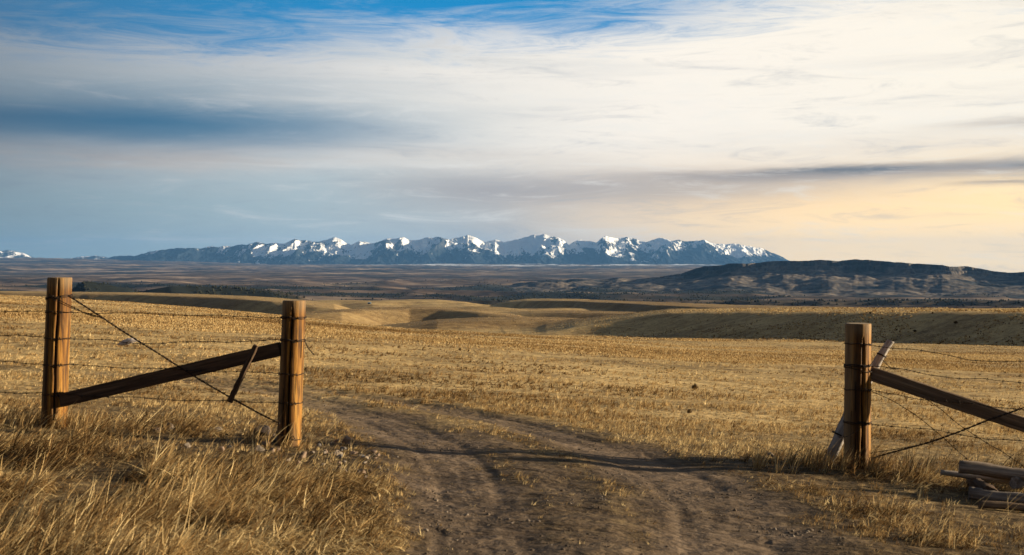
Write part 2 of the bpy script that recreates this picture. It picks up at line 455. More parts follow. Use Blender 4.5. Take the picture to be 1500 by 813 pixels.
MT = [(130, 386), (150, 380.7), (173, 374.5), (197, 375), (217, 369), (247, 364.3), (267, 363), (290, 364.3), (300, 362.5), (310, 361), (320, 362), (330, 360), (340, 361), (350, 358), (360, 358.6), (377, 354.8), (390, 357.5), (403, 356), (417, 357), (425, 353), (432, 349.3), (440, 352), (447, 351), (457, 354.5), (467, 354), (478, 351), (491, 347.5), (498, 350), (506, 355), (514, 359), (520, 356), (527, 353.3), (535, 354), (543, 357), (553, 355), (560, 352), (567, 349), (578, 350), (590, 347.2), (599, 351), (608, 352.5), (615, 351), (626, 347.6), (634, 349), (642, 346.8), (658, 351.5), (671, 348), (685, 344.6), (698, 348.7), (711, 354.8), (718, 353), (726, 350.7), (738, 355), (751, 352.5), (767, 348), (775, 346), (783, 343.2), (790, 344.5), (797, 342.6), (805, 346), (818, 347.2), (826, 352), (833, 358), (842, 354), (850, 350.6), (858, 353), (864, 352.5), (872, 355.5), (880, 350.5), (887, 346.2), (894, 348), (901, 349.2), (909, 348.6), (917, 346.6), (931, 350), (940, 353.5), (947, 354.7), (957, 351), (967, 347.8), (976, 350), (984, 352.9), (992, 351.5), (1000, 353), (1016, 353.5), (1032, 351.8), (1040, 354.5), (1048, 357), (1062, 358), (1075, 356.8), (1086, 359.2), (1099, 360), (1107, 363), (1115, 363.6), (1125, 368), (1136, 372.4), (1145, 376), (1155, 381), (1175, 391), (1195, 396)]
def build_mountains(name, label, prof, Yc, depth, base_row, snowline, nsc, seed, forest=True):
    p0, p1 = prof[0][0], prof[-1][0]
    px = np.arange(p0, p1, .62); t = np.concatenate([np.linspace(-.12, 1, 230), np.linspace(1.015, 1.6, 26)])
    PX, T = np.meshgrid(px, t, indexing='ij')
    Y0 = Yc - depth
    Y = Y0 + depth * T
    X = (PX - 750) / F * Y
    jag = (fbm(px / 5.5, px * 0, 4, seed + 50) - .5) * 2.2
    cr = np.interp(px, *zip(*prof)) + jag
    zc = (CZ + zy(cr) * Yc)[:, None]
    base = CZ + zy(base_row) * Y0 - 25
    wx = X + 700 * (fbm(X / 2200, Y / 2200, 3, seed) - .5) * 2
    R = fbm(wx / (1500 * nsc), Y / (4200 * nsc), 4, seed + 1, gain=.5, ridged=True)
    R2 = fbm(X / (430 * nsc), Y / (800 * nsc), 4, seed + 5, gain=.55, ridged=True)
    hump = 4 * np.clip(T, 0, 1) * (1 - np.clip(T, 0, 1))
    te = np.clip(T + (.62 * (R - .60) + .26 * (R2 - .6)) * np.sqrt(np.clip(hump, 0, 1)), 0, 1)
    g = np.where(te < 1, .25 * te + .75 * te ** 1.35, 1)
    rel = np.maximum(zc - base, 5)
    Z = base + rel * g
    Z = np.where(T < 0, base + T * 300, Z)
    Z = np.where(T > 1, zc - (T - 1) * depth * .4, Z)
    # snow lies in gullies and on the high ground
    gx = np.gradient(Z, axis=0); lap = np.gradient(np.gradient(Z, axis=0), axis=0)
    lap = lap / (np.std(lap) + 1e-6)
    alt = (Z - snowline - (sst(330, 290, PX) * 420 if forest else 0)) / 330.0
    n = fbm(X / 150 + Z / 260, Y / 300, 5, seed + 9, gain=.62); n2 = fbm(X / 900, Y / 900, 3, seed + 11)
    sn = alt * 1.0 - sst(330, 60, Z) * .9 + (fbm((X + 350 * n2) / 190, Y / 1300, 4, seed + 13, gain=.6) - .5) * 4.2 + .30 + (n - .5) * 3.0 + (n2 - .5) * 3.2 - (R2 - .62) * 2.4 - (R - .6) * 1.6 + np.clip(lap, -1.5, 1.5) * .12
    snow = sst(-.12, .45, sn + (vnoise(X / 45, Y / 60, seed + 21) - .5) * .9)
    wood = sst(.5, -.5, alt + (n2 - .5) * .8) * (1 if forest else .3)
    V = np.stack([X, Y, Z], -1).reshape(-1, 3)
    n0, n1 = PX.shape; idx = np.arange(n0 * n1).reshape(n0, n1)
    faces = np.stack([idx[:-1, :-1], idx[1:, :-1], idx[1:, 1:], idx[:-1, 1:]], -1).reshape(-1, 4)
    mat = rock_mat(name + '_rock', [(.35, (.022, .028, .036)), (.5, (.045, .052, .06)), (.65, (.085, .09, .098))], nscale=1 / 200)
    o = mesh_from(name, V, faces, mat, dict(wood=wood.ravel(), snow=snow.ravel()))
    tag(o, label, None, None, 'structure')
    return o
build_mountains('mountain_range', 'long jagged snow-streaked mountain range on the horizon', MT, 36000, 3300, 389.5, 340, 1.15, 200)
build_mountains('foothills', 'low dark forested foothills along the base of the snowy range', [(380, 392), (395, 383.9), (426, 383.2), (459, 385.2), (491, 382.9), (505, 387.7), (534, 384.0), (555, 383.6), (584, 385.6), (615, 385.2), (649, 387.4), (670, 386.1), (700, 384.7), (714, 386.3), (730, 383.4), (762, 382.7), (776, 387.2), (798, 385.2), (824, 386.6), (851, 384.8), (883, 385.0), (901, 387.5), (918, 382.7), (947, 383.7), (974, 386.9), (997, 384.9), (1023, 385.8), (1054, 385.8), (1086, 383.8), (1110, 386.4), (1124, 387.4), (1157, 386.3), (1180, 393)], 32600, 900, 390.5, 900, .5, 400)
build_mountains('far_mountains', 'faint low snowy mountains on the far left horizon', [(-300, 380), (-200, 372), (-120, 366), (-60, 369), (-20, 366.5), (0, 367.7), (10, 366.8), (20, 367.7), (33, 370.7), (45, 376), (60, 380), (85, 380), (102, 378.3), (117, 376), (128, 375.4), (140, 374.3), (150, 375.6), (158, 376.7), (180, 382)], 41500, 2800, 381, 100, 1.0, 300, False)

# ------------------------------------------------------------------ far woodland (uncountable)
def build_woodland():
    n = 110000
    px = rng.uniform(-250, 1750, n); inv = rng.uniform(1 / 9500, 1 / 1950, n); D = 1 / inv
    az = np.arctan((px - 750) / F); X = D * np.sin(az); Y = D * np.cos(az)
    w = wood_mask(X, Y)
    clump = fbm(X / 60, Y / 60, 2, 99)
    keep = (rng.random(n) < w * sst(.3, .6, clump) * .8)
    X, Y, D = X[keep], Y[keep], D[keep]
    Z = height(X, Y, fine=False)
    k = len(X); hgt = rng.uniform(1.8, 4.6, k) * (1 + D / 9000); rad = hgt * rng.uniform(.4, .75, k)
    ns = 5
    ring = np.linspace(0, 2 * math.pi, ns, endpoint=False)
    jit = rng.uniform(.7, 1.25, (k, 3, ns))
    lev = np.array([0.0, .38, .72]); rr = np.array([.75, 1.0, .55])
    V = np.zeros((k, 3 * ns + 1, 3))
    for i in range(3):
        V[:, i * ns:(i + 1) * ns, 0] = X[:, None] + rad[:, None] * rr[i] * np.cos(ring + i) * jit[:, i]
        V[:, i * ns:(i + 1) * ns, 1] = Y[:, None] + rad[:, None] * rr[i] * np.sin(ring + i) * jit[:, i]
        V[:, i * ns:(i + 1) * ns, 2] = (Z + hgt * lev[i])[:, None] - .4
    V[:, -1] = np.stack([X, Y, Z + hgt], -1)
    f = []
    for i in range(2):
        for j in range(ns):
            a, b = i * ns + j, i * ns + (j + 1) % ns
            f += [(a, b, b + ns), (a, b + ns, a + ns)]
    for j in range(ns): f.append((2 * ns + j, 2 * ns + (j + 1) % ns, 3 * ns))
    f = np.array(f); nv = 3 * ns + 1
    faces = (f[None] + (np.arange(k) * nv)[:, None, None]).reshape(-1, 3)
    m, t, b = mat_new('juniper_foliage')
    t.put(b.inputs['Base Color'], t.ramp(t.attr('tint'), [(0, (.018, .022, .016)), (1, (.05, .052, .034))]))
    o = mesh_from('far_woodland', V.reshape(-1, 3), faces, m, dict(tint=np.repeat(rng.random(k), nv)), smooth=False)
    tag(o, 'dark scattered woodland on the breaks of the valley', None, None, 'stuff')
build_woodland()

# ------------------------------------------------------------------ grass
def blades(name, label, X, Y, length, width, th0, th1, laz, tint, segs, mat=GRASS, lift=0.0):
    n = len(X); Z = height(X, Y) - .01 + lift
    pts = np.zeros((n, segs + 1, 3)); pts[:, 0] = np.stack([X, Y, Z], -1)
    for j in range(segs):
        t = (j + .5) / segs
        th = th0 + (th1 - th0) * t ** 1.2
        step = length / segs
        pts[:, j + 1, 0] = pts[:, j, 0] + step * np.sin(th) * np.sin(laz)
        pts[:, j + 1, 1] = pts[:, j, 1] + step * np.sin(th) * np.cos(laz)
        pts[:, j + 1, 2] = pts[:, j, 2] + step * np.cos(th)
    fa = laz + math.pi / 2 + rng.normal(0, .9, n)
    side = np.stack([np.sin(fa), np.cos(fa), np.zeros(n)], -1)
    nv = 2 * segs + 1
    V = np.zeros((n, nv, 3))
    for j in range(segs):
        w = (width * (1 - (j / segs) ** 1.6) * .5)[:, None]
        V[:, 2 * j] = pts[:, j] - side * w; V[:, 2 * j + 1] = pts[:, j] + side * w
    V[:, -1] = pts[:, -1]
    f = []
    for j in range(segs - 1):
        a = 2 * j; f += [(a, a + 1, a + 3), (a, a + 3, a + 2)]
    f.append((2 * segs - 2, 2 * segs - 1, 2 * segs)); f = np.array(f)
    faces = (f[None] + (np.arange(n) * nv)[:, None, None]).reshape(-1, 3)
    o = mesh_from(name, V.reshape(-1, 3), faces, mat, dict(tint=np.repeat(np.clip(tint, 0, 1), nv)), smooth=False)
    return tag(o, label, None, None, 'stuff')

def sample(n, d0, d1, p0=-330, p1=1830):
    px = rng.uniform(p0, p1, n); D = 1 / rng.uniform(1 / d1, 1 / d0, n)
    return (px - 750) / F * D, D, px          # D is the depth along +Y

def tall_zone(X, Y):
    """1 in the long grass on the near side of the fence line, fading beyond it"""
    edge = 11.0 + .5 * (fbm(X * .9, Y * .9, 2, 44) - .5)
    return sst(edge + 1.6, edge - .6, Y)

def tufts(X, Y, per, spread):
    """blades round tuft centres: index of the tuft for each blade, and root positions"""
    n = len(X); i = np.repeat(np.arange(n), per)
    a = rng.uniform(0, 6.283, n * per); q = np.sqrt(rng.random(n * per)) * np.repeat(spread, per)
    return i, X[i] + q * np.cos(a), Y[i] + q * np.sin(a)

def build_grass():
    # long windswept grass this side of the fence
    X, Y, px = sample(34000, 4.6, 12.6, -400, 1900)
    dm = dirt_mask(X, Y); tz = tall_zone(X, Y)
    cl = fbm(X * 1.7, Y * 1.7, 4, 51); mound = sst(.42, .58, cl)
    lane = sst(1.1, .2, np.abs(X - (-.2 + .13 * Y)) / 2.6)
    foot = np.exp(-(((X + 1.7) / 1.05) ** 2 + ((Y - 9.7) / .9) ** 2)) + np.exp(-(((X + 2.5) / .6) ** 2 + ((Y - 10.0) / .5) ** 2)) + 1.1 * np.exp(-(((X - 3.95) / .95) ** 2 + ((Y - 8.45) / 1.0) ** 2) ** 2)
    p = tz * (1 - sst(.04, .30, dm)) * (.06 + .94 * mound) * (1 - .62 * lane) * np.clip(1 - .92 * foot, .06, 1)
    k = rng.random(len(X)) < p
    X, Y, mo, ln, dmk = X[k], Y[k], mound[k] * (1 - .75 * np.clip(foot[k], 0, 1)), lane[k], dm[k]; n = len(X)
    tl = rng.gamma(7, .0195, n) * (.5 + .75 * mo) * (1 - .78 * ln) * np.maximum(.35, 1 - dmk * 2.5)
    ta = np.radians(84) + rng.normal(0, .55, n) + (fbm(X * 1.1, Y * 1.1, 2, 57) - .5) * 3.4
    tt = .48 + rng.normal(0, .26, n) + (fbm(X * 1.3, Y * 1.3, 3, 58) - .5) * 1.5
    tb = np.clip(rng.normal(1.25, .3, n) + .35 * ln, .2, 1.7); tt = tt - .14 * ln
    i, bx, by = tufts(X, Y, 11, rng.uniform(.015, .055, n)); N = len(i)
    L = np.clip(tl[i] * rng.uniform(.4, 1.5, N), .04, .5); W = rng.uniform(.004, .0095, N)
    th0 = np.clip(tb[i] + rng.normal(-.2, .22, N), 0, 1.3); th1 = np.clip(tb[i] + rng.normal(.7, .8, N), .1, 3.0)
    blades('long_grass', 'long dry windswept grass in front of the fence', bx, by, L, W, th0, th1, ta[i] + rng.normal(0, .5, N), tt[i] + rng.normal(0, .22, N), 5, lift=rng.random(N) ** 2 * .07 * mo[i])
    # tufts left standing round the post feet and the leaning stick
    fx, fy = [], []
    for (cx, cy, m) in ((-4.33, 10.75, 46), (-2.03, 10.35, 10), (3.28, 10.8, 52), (2.98, 10.9, 26), (3.75, 10.2, 24), (2.55, 10.6, 18)):
        a = rng.uniform(0, 6.283, m); q = rng.uniform(.10, .42, m); fx.append(cx + q * np.cos(a) * 1.2); fy.append(cy + q * np.sin(a) - .06)
    X = np.concatenate(fx); Y = np.concatenate(fy); n = len(X)
    i, bx, by = tufts(X, Y, 13, rng.uniform(.02, .05, n)); N = len(i)
    blades('post_foot_grass', 'taller dry grass left standing round the post feet', bx, by, np.clip(rng.gamma(7, .031, N), .08, .42), rng.uniform(.004, .008, N), rng.uniform(.0, .7, N), rng.uniform(.5, 1.6, N), np.radians(80) + rng.normal(0, .9, N), .5 + rng.normal(0, .24, N), 5)
    # single taller stems
    X, Y, px = sample(2400, 4.8, 11.6, -400, 1900)
    k = (rng.random(len(X)) < tall_zone(X, Y)) & (dirt_mask(X, Y) < .08) & (np.abs(X - (-.2 + .13 * Y)) > 2.2)
    X, Y = X[k], Y[k]; n = len(X)
    blades('grass_stems', 'single pale grass stems leaning with the wind', X, Y, rng.uniform(.2, .42, n), rng.uniform(.0035, .0055, n), rng.uniform(.6, 1.1, n), rng.uniform(1.0, 1.6, n),
           np.radians(70) + rng.normal(0, .55, n), .85 + rng.normal(0, .12, n), 4)
    # pasture beyond, in tufts that grow coarser with distance
    X, Y, px = sample(120000, 6.2, 62)
    dm = dirt_mask(X, Y); tz = tall_zone(X, Y)
    pat = fbm(X * .45, Y * .9, 4, 61)
    p = (1 - .8 * tz) * (1 - .85 * np.exp(-(((X - 3.95) / .95) ** 2 + ((Y - 8.45) / 1.0) ** 2) ** 2)) * (1 - sst(.05, .6, dm) * .9) * (.48 + .52 * sst(.36, .54, pat))
    k = rng.random(len(X)) < p
    X, Y, pat, dm = X[k], Y[k], pat[k], dm[k]; n = len(X)
    tl = rng.gamma(7, .0078, n) * (.65 + .7 * sst(.38, .66, pat)) * (1 - .25 * sst(18, 11, Y)) * (1 - .6 * dm)
    tt = .54 + rng.normal(0, .21, n) + (fbm(X * .22, Y * .5, 4, 63) - .5) * 1.2
    tl2 = np.radians(78) + rng.normal(0, .8, n)
    i, bx, by = tufts(X, Y, 7, np.maximum(.03, Y * .0016) * rng.uniform(.5, 1.3, n)); N = len(i)
    blades('pasture_grass', 'short golden pasture grass beyond the fence', bx, by, tl[i] * rng.uniform(.5, 1.3, N), np.maximum(.0046, Y[i] * .00048) * rng.uniform(.7, 1.5, N),
           np.clip(rng.normal(.5, .3, N), 0, 1.3), np.clip(rng.normal(1.1, .4, N), .2, 2.0), tl2[i] + rng.normal(0, .6, N), tt[i] + rng.normal(0, .15, N), 2)
    # far tussocks on the slopes
    X, Y, px = sample(560000, 42, 1500)
    pat = fbm(X * .09, Y * .15, 4, 65); p = .22 + .78 * sst(.40, .54, pat)
    k = rng.random(len(X)) < p
    X, Y, pat = X[k], Y[k], pat[k]; n = len(X)
    L = rng.uniform(.035, .085, n) * (1 + np.clip(Y / 300, 0, 1.8))
    W = Y * .0007 * rng.uniform(.6, 1.7, n)
    tint = .50 + rng.normal(0, .24, n) + (fbm(X * .03, Y * .07, 4, 67) - .5) * 1.0
    blades('hill_grass', 'golden tussock grass over the rolling hills', X, Y, L, W, np.full(n, .3), np.full(n, .7), np.radians(80) + rng.normal(0, 1.2, n), tint, 1)
    # scrubbier clumps over the shaded hill on the right
    X, Y, px = sample(26000, 185, 365, 740, 2000)
    k = rng.random(len(X)) < sst(.38, .58, fbm(X * .06, Y * .06, 4, 69)); X, Y = X[k], Y[k]; n = len(X)
    i, bx, by = tufts(X, Y, 4, rng.uniform(.1, .35, n)); N = len(i)
    blades('scrub', 'low scrubby clumps over the shaded hill on the right', bx, by, rng.uniform(.14, .34, N), rng.uniform(.10, .24, N), rng.uniform(.1, .5, N), rng.uniform(.3, .8, N), rng.uniform(0, 6.28, N), (.55 + rng.normal(0, .25, n))[i] + rng.normal(0, .12, N), 2)
build_grass()

# ------------------------------------------------------------------ gravel on the lane
def ico():
    bm = bmesh.new(); bmesh.ops.create_icosphere(bm, subdivisions=1, radius=1)
    v = np.array([q.co[:] for q in bm.verts]); f = np.array([[w.index for w in p.verts] for p in bm.faces]); bm.free()
    return v, f
def build_gravel():
    X, Y, px = sample(60000, 4.8, 16, 350, 1400)
    dm = dirt_mask(X, Y); k = rng.random(len(X)) < dm * .2 * sst(.4, .65, fbm(X * 2, Y * 2, 3, 77))
    X, Y = X[k], Y[k]; n = len(X); v, f = ico()
    s = rng.gamma(2.0, .0024, n) + .0025
    Z = height(X, Y)
    V = v[None] * s[:, None, None] * rng.uniform(.6, 1.3, (n, 1, 3)) * rng.uniform(.85, 1.15, (n, len(v), 1))
    V[..., 2] *= .7
    V = V + np.stack([X, Y, Z], -1)[:, None]
    faces = (f[None] + (np.arange(n) * len(v))[:, None, None]).reshape(-1, 3)
    m, t, b = mat_new('gravel_stone')
    t.put(b.inputs['Base Color'], t.ramp(t.attr('tint'), [(0, (.05, .038, .028)), (.7, (.13, .10, .075)), (1, (.26, .22, .18))]))
    o = mesh_from('gravel', V.reshape(-1, 3), faces, m, dict(tint=np.repeat(rng.random(n), len(v))), smooth=False)
    tag(o, 'loose gravel and clods on the dirt lane', None, None, 'stuff')
build_gravel()

# ------------------------------------------------------------------ wood and wire materials
def post_mat():
    m, t, b = mat_new('treated_post_wood')
    pos = t.new('ShaderNodeTexCoord').outputs['Object']
    g = t.noise(t.mapping(pos, (55, 55, 2.2)), 1, 5, .6); s = t.noise(t.mapping(pos, (17, 17, .8)), 1, 4, .6, .4)
    k = t.noise(t.mapping(pos, (6, 6, 2.5)), 1, 4, .5)
    c = t.ramp(s, [(.38, (.045, .019, .005)), (.48, (.17, .074, .013)), (.57, (.31, .15, .026)), (.72, (.40, .235, .06))])
    c = t.mix(t.m('MULTIPLY', t.ss(.54, .40, g), .8), c, (.045, .020, .008))
    c = t.mix(t.m('MULTIPLY', t.ss(.56, .66, t.noise(t.mapping(pos, (9, 9, .5), (0, 0, 0), (3, 1, 2)), 1, 4, .6)), .75), c, (.05, .022, .009))
    c = t.mix(t.m('MULTIPLY', t.ss(.55, .72, k), .3), c, (.36, .24, .11))
    c = t.mix(t.m('MULTIPLY', t.attr('greying'), .75), c, t.mix(g, (.16, .115, .07), (.36, .28, .17)))
    c = t.mix(t.attr('crack'), c, (.010, .006, .004))
    t.put(b.inputs['Base Color'], c)
    t.put(b.inputs['Normal'], t.bump(t.m('ADD', g, t.m('MULTIPLY', s, .6)), .6, .006))
    b.inputs['Roughness'].default_value = .7
    return m
POST = post_mat()
def timber_mat(name, lo, mid, hi):
    m, t, b = mat_new(name)
    pos = t.new('ShaderNodeTexCoord').outputs['Object']
    g = t.noise(t.mapping(pos, (2.0, 60, 60)), 1, 5, .6); s = t.noise(t.mapping(pos, (1.2, 14, 14)), 1, 4, .6, .5)
    c = t.ramp(t.m('ADD', t.m('MULTIPLY', g, .5), t.m('MULTIPLY', s, .5)), [(.34, lo), (.5, mid), (.66, hi)])
    t.put(b.inputs['Base Color'], c)
    t.put(b.inputs['Normal'], t.bump(t.m('ADD', g, s), .6, .006))
    return m
RAIL = timber_mat('brace_timber', (.022, .014, .010), (.075, .046, .03), (.15, .098, .062))
RAIL2 = timber_mat('brace_timber_light', (.045, .03, .02), (.14, .095, .062), (.24, .175, .115))
GREYWOOD = timber_mat('weathered_grey_wood', (.05, .042, .038), (.17, .145, .13), (.33, .295, .27))
GREYLIGHT = timber_mat('bleached_wood', (.12, .10, .09), (.32, .275, .235), (.50, .44, .38))
LOGW = timber_mat('old_log_wood', (.07, .052, .04), (.22, .17, .13), (.40, .325, .26))
STICKW = timber_mat('bare_grey_stick', (.10, .09, .085), (.30, .275, .26), (.52, .48, .45))
WIRE = simple('rusty_wire', (.030, .019, .014), .75, .3, .3)
ENDG = simple('cut_end_grain', (.36, .27, .17), .85)

# ------------------------------------------------------------------ posts
def make_post(name, label, base, top, rad, seed, cracks, wraps):
    """base/top are world points of the axis at ground line and top"""
    r = np.random.default_rng(seed)
    root = bpy.data.objects.new(name, None); COL.objects.link(root); root.location = base
    tag(root, label, 'fence post', 'wooden fence posts of the gateway')
    H = (top - base).length; ax = (top - base)
    n, m = 112, 110
    zz = np.concatenate([np.linspace(-.3, H - .012, m - 3), [H - .005, H - .0012, H]])
    th = np.linspace(0, 2 * math.pi, n, endpoint=False)
    Zg, Tg = np.meshgrid(zz, th, indexing='ij')
    rr = rad * (1.03 - .05 * Zg / H) * (1 + .055 * (fbm(np.cos(Tg) * 1.3 + seed, Zg * 1.5 + np.sin(Tg) * 1.3, 3, seed) - .5) + .03 * (fbm(Tg * 6, Zg * 1.0, 3, seed + 3) - .5))
    rr[-3] -= .002; rr[-2] -= .006; rr[-1] -= .013
    crack = np.zeros_like(rr)
    for (a, w, dpt, z0, z1) in cracks:          # angle measured from the side facing the gate view (-Y), + to the right
        cen = a + .10 * (fbm(Zg * 1.7, Zg * 0 + a, 3, seed + 7) - .5) * 2
        da = (Tg - cen + math.pi) % (2 * math.pi) - math.pi
        ww = w * (.35 + 1.0 * fbm(Zg * 3, Zg * 0, 3, seed + 8)) * sst(z0 - .05, z0 + .12, Zg) * sst(z1 + .05, z1 - .12, Zg)
        c = np.exp(-(da / np.maximum(ww, 1e-4)) ** 2) * (ww > .002)
        rr -= dpt * c; crack = np.maximum(crack, sst(.25, .8, c))
    ang = Tg - math.pi / 2
    x = rr * np.sin(Tg) + ax.x * np.clip(Zg / H, -1, 1); y = -rr * np.cos(Tg) + ax.y * Zg / H
    # grey film on the left side of the posts and towards their tops
    greying = np.clip(sst(-.25, -1.1, np.sin(Tg) * 1.0 + .5 * (fbm(Tg * 3, Zg * 2, 3, seed + 5) - .5)) + sst(H - .16, H - .02, Zg) * .55, 0, 1)
    V = np.stack([x, y, Zg], -1).reshape(-1, 3)
    idx = np.arange(m * n).reshape(m, n); nx = np.roll(np.arange(n), -1)
    faces = np.stack([idx[:-1], idx[:-1][:, nx], idx[1:][:, nx], idx[1:]], -1).reshape(-1, 4)
    body = mesh_from('post_shaft', V, faces, POST, dict(crack=crack.ravel(), greying=greying.ravel()), parent=root)
    # cut top
    bm = bmesh.new(); vs = [bm.verts.new((x[-1, j], y[-1, j], H)) for j in range(n)]
    c0 = bm.verts.new((ax.x, ax.y, H + .002))
    for j in range(n): bm.faces.new((vs[j], vs[(j + 1) % n], c0))
    me = bpy.data.meshes.new('cut_top'); bm.to_mesh(me); bm.free(); me.materials.append(ENDG)
    o = bpy.data.objects.new('cut_top', me); COL.objects.link(o); o.parent = root
    # wire wraps
    for (zr, tilt, turns) in wraps:
        mb = MB(); pts = []
        N = 40 * turns
        for i in range(N + 1):
            a = 2 * math.pi * i / 40; q = zr / H
            R_ = rad * 1.03 + .004 + .003 * math.sin(i * 1.3)
            pts.append((ax.x * q + R_ * math.sin(a), ax.y * q - R_ * math.cos(a), zr + tilt * math.sin(a) + .012 * (i / 40 - turns / 2) + .003 * math.sin(i * .9 + zr * 9)))
        mb.tube(pts, .0042, 6)
        # staple / twisted tail
        mb.tube([(ax.x * zr / H + R_ * .5, -R_ * .88, zr + .012), (ax.x * zr / H + R_ * .55, -R_ * .92, zr), (ax.x * zr / H + R_ * .6, -R_ * .86, zr - .014)], .005, 5)
        mb.build('wire_wrap', WIRE, root)
    return root

def post_frame(pxb, rowb, pxt, rowt, Y):
    b = pt(pxb, rowb, Y); t = pt(pxt, rowt, Y)
    g = hz(b.x, Y)
    return b, t, g
P1Y, P2Y, P3Y = 10.75, 10.35, 10.8
def wrap_rows(rows, pxs, Y, base): return [zr for zr in [pt(p, r, Y).z - base.z for p, r in zip(pxs, rows)]]

b1, t1 = pt(79, 627, P1Y), pt(87.5, 406.5, P1Y)
b1.z = min(b1.z, hz(b1.x, b1.y) + .02)
w1 = wrap_rows([435, 457, 495, 534, 577], [86, 85, 84, 82, 81], P1Y, b1)
make_post('fence_post', 'tall wooden post at far left, low end of the dark brace rail nailed to it', b1, t1, .113, 3,
          [(.30, .07, .04, .1, 1.45), (-.5, .03, .018, .1, 1.3), (-.9, .02, .01, .0, .9), (.75, .012, .008, .2, .8)],
          [(w1[0], .02, 2), (w1[1], .004, 1), (w1[2], .004, 1), (w1[3], .004, 1), (w1[4], .004, 1)])
b2, t2 = pt(423, 656, P2Y), pt(431, 440, P2Y)
b2.z = min(b2.z, hz(b2.x, b2.y) + .02)
w2 = wrap_rows([465, 498, 547, 589, 638], [430, 428, 427, 426, 424], P2Y, b2)
make_post('fence_post', 'wooden gate post left of the dirt lane with pale stones round its foot', b2, t2, .106, 8,
          [(.02, .10, .045, .0, 1.3), (-.75, .015, .012, .1, .8), (.55, .015, .01, .4, 1.2), (-.45, .05, .02, .0, .6)],
          [(w2[0], .003, 2), (w2[1], .003, 2), (w2[2], .003, 1), (w2[3], .003, 1), (w2[4] , -.03, 1)])
b3, t3 = pt(1255.5, 690, P3Y), pt(1257, 473.5, P3Y)
b3.z = min(b3.z, hz(b3.x, b3.y) + .02)
w3 = wrap_rows([503, 534, 541, 570, 618], [1257] * 5, P3Y, b3)
make_post('fence_post', 'thick wooden gate post right of the dirt lane with a leaning grey stick behind', b3, t3, .121, 15,
          [(.10, .11, .05, -.1, 1.25), (-.45, .03, .018, .0, 1.3), (-.8, .02, .01, .2, 1.0), (.62, .015, .01, .3, 1.1)],
          [(w3[0], .003, 1), (w3[1], .006, 2), (w3[2], -.02, 1), (w3[3], .004, 1), (w3[4], .004, 2)])

# ------------------------------------------------------------------ brace rails, sticks, logs
def beam(name, label, cat, p, q, hw, hh, mat, seed=0, group=None, bow=0.0):
    """squared timber from p to q, half-width hw (depth), half-height hh; own axis along local X"""
    d = (q - p); L = d.length
    r = random.Random(seed); mb = MB(); rings = []
    N = 22; ch = .008
    for i in range(N + 1):
        t = i / N; x = L * t
        e = lambda: r.uniform(-.0022, .0022)
        z0 = bow * math.sin(math.pi * t)
        prof = [(-hw, -hh + ch), (-hw + ch, -hh), (hw - ch, -hh), (hw, -hh + ch), (hw, hh - ch), (hw - ch, hh), (-hw + ch, hh), (-hw, hh - ch)]
        rings.append([(x + (e() if i in (0, N) else 0) * 3, a + e(), b + e() + z0) for a, b in prof])
    mb.grid(rings)
    o = mb.build(name, mat, smooth=False)
    rot = d.to_track_quat('X', 'Z')
    o.rotation_mode = 'QUATERNION'; o.rotation_quaternion = rot; o.location = p
    return tag(o, label, cat, group)
pA = pt(93, 586, P1Y - .06); pA.x = b1.x + .105
pB = pt(411, 511, P2Y - .02); pB.x = min(pB.x, pt(413, 511, P2Y).x)
beam('brace_rail', 'dark squared brace rail sloping up between the two left posts', 'brace rail', pA, pB, .045, .064, RAIL, 1, 'diagonal brace rails of the fence')
pC = pt(1276, 547, P3Y - .01); pD = pt(1652, 673, P3Y - .35)
beam('brace_rail', 'brown squared brace rail sloping down to the right from the right gate post', 'brace rail', pC, pD, .05, .068, RAIL2, 2, 'diagonal brace rails of the fence')
# far end of that brace, just past the edge of the view
gb = pt(1672, 700, P3Y - .35); gz = hz(gb.x, gb.y)
make_post('fence_post', 'wooden brace post at the low end of the right-hand rail', Vector((gb.x, gb.y, gz)), Vector((gb.x + .02, gb.y, gz + 1.35)), .11, 21,
          [(.2, .04, .02, .0, 1.2)], [(1.0, .003, 1), (.8, .003, 1), (.5, .003, 1), (.3, .003, 1)])
# windlass stick caught in the diagonal wire
TWY = P2Y - .13
beam('twist_stick', 'short dark stick hanging across the left brace rail, its foot in the diagonal wire', 'stick', pt(375, 506, TWY), pt(336, 589, TWY + .03), .016, .024, RAIL, 5)

def pole(name, label, cat, pts, radii, mat, seed=0, group=None, n=14, endmat=None):
    r = random.Random(seed); p0 = Vector(pts[0]); d = Vector(pts[-1]) - p0
    rot = d.to_track_quat('X', 'Z'); inv = rot.inverted()
    loc = [inv @ (Vector(p) - p0) for p in pts]
    # resample
    P = []; R_ = []
    K = 16
    for i in range(len(loc) - 1):
        for k in range(K):
            t = k / K
            P.append(loc[i].lerp(loc[i + 1], t)); R_.append(radii[i] + (radii[i + 1] - radii[i]) * t)
    P.append(loc[-1]); R_.append(radii[-1])
    mb = MB(); rings = []
    for i, p in enumerate(P):
        wob = Vector((0, .10 * R_[i] * math.sin(i * .5 + seed), .10 * R_[i] * math.cos(i * .37 + seed)))
        ring = []
        for k in range(n):
            a = 2 * math.pi * k / n
            rr = R_[i] * (1 + .09 * math.sin(3 * a + seed) + .05 * math.sin(5 * a + i * .25) + r.uniform(-.035, .035))
            ring.append(p + wob + Vector((r.uniform(-.003, .003) if i in (0, len(P) - 1) else 0, rr * math.cos(a), rr * math.sin(a))))
        rings.append(ring)
    mb.grid(rings)
    o = mb.build(name, mat, smooth=True)
    o.rotation_mode = 'QUATERNION'; o.rotation_quaternion = rot; o.location = p0
    tag(o, label, cat, group)
    # end faces flat
    for f in o.data.polygons:
        if len(f.vertices) > 4: f.use_smooth = False
    return o
SY = P3Y + .2
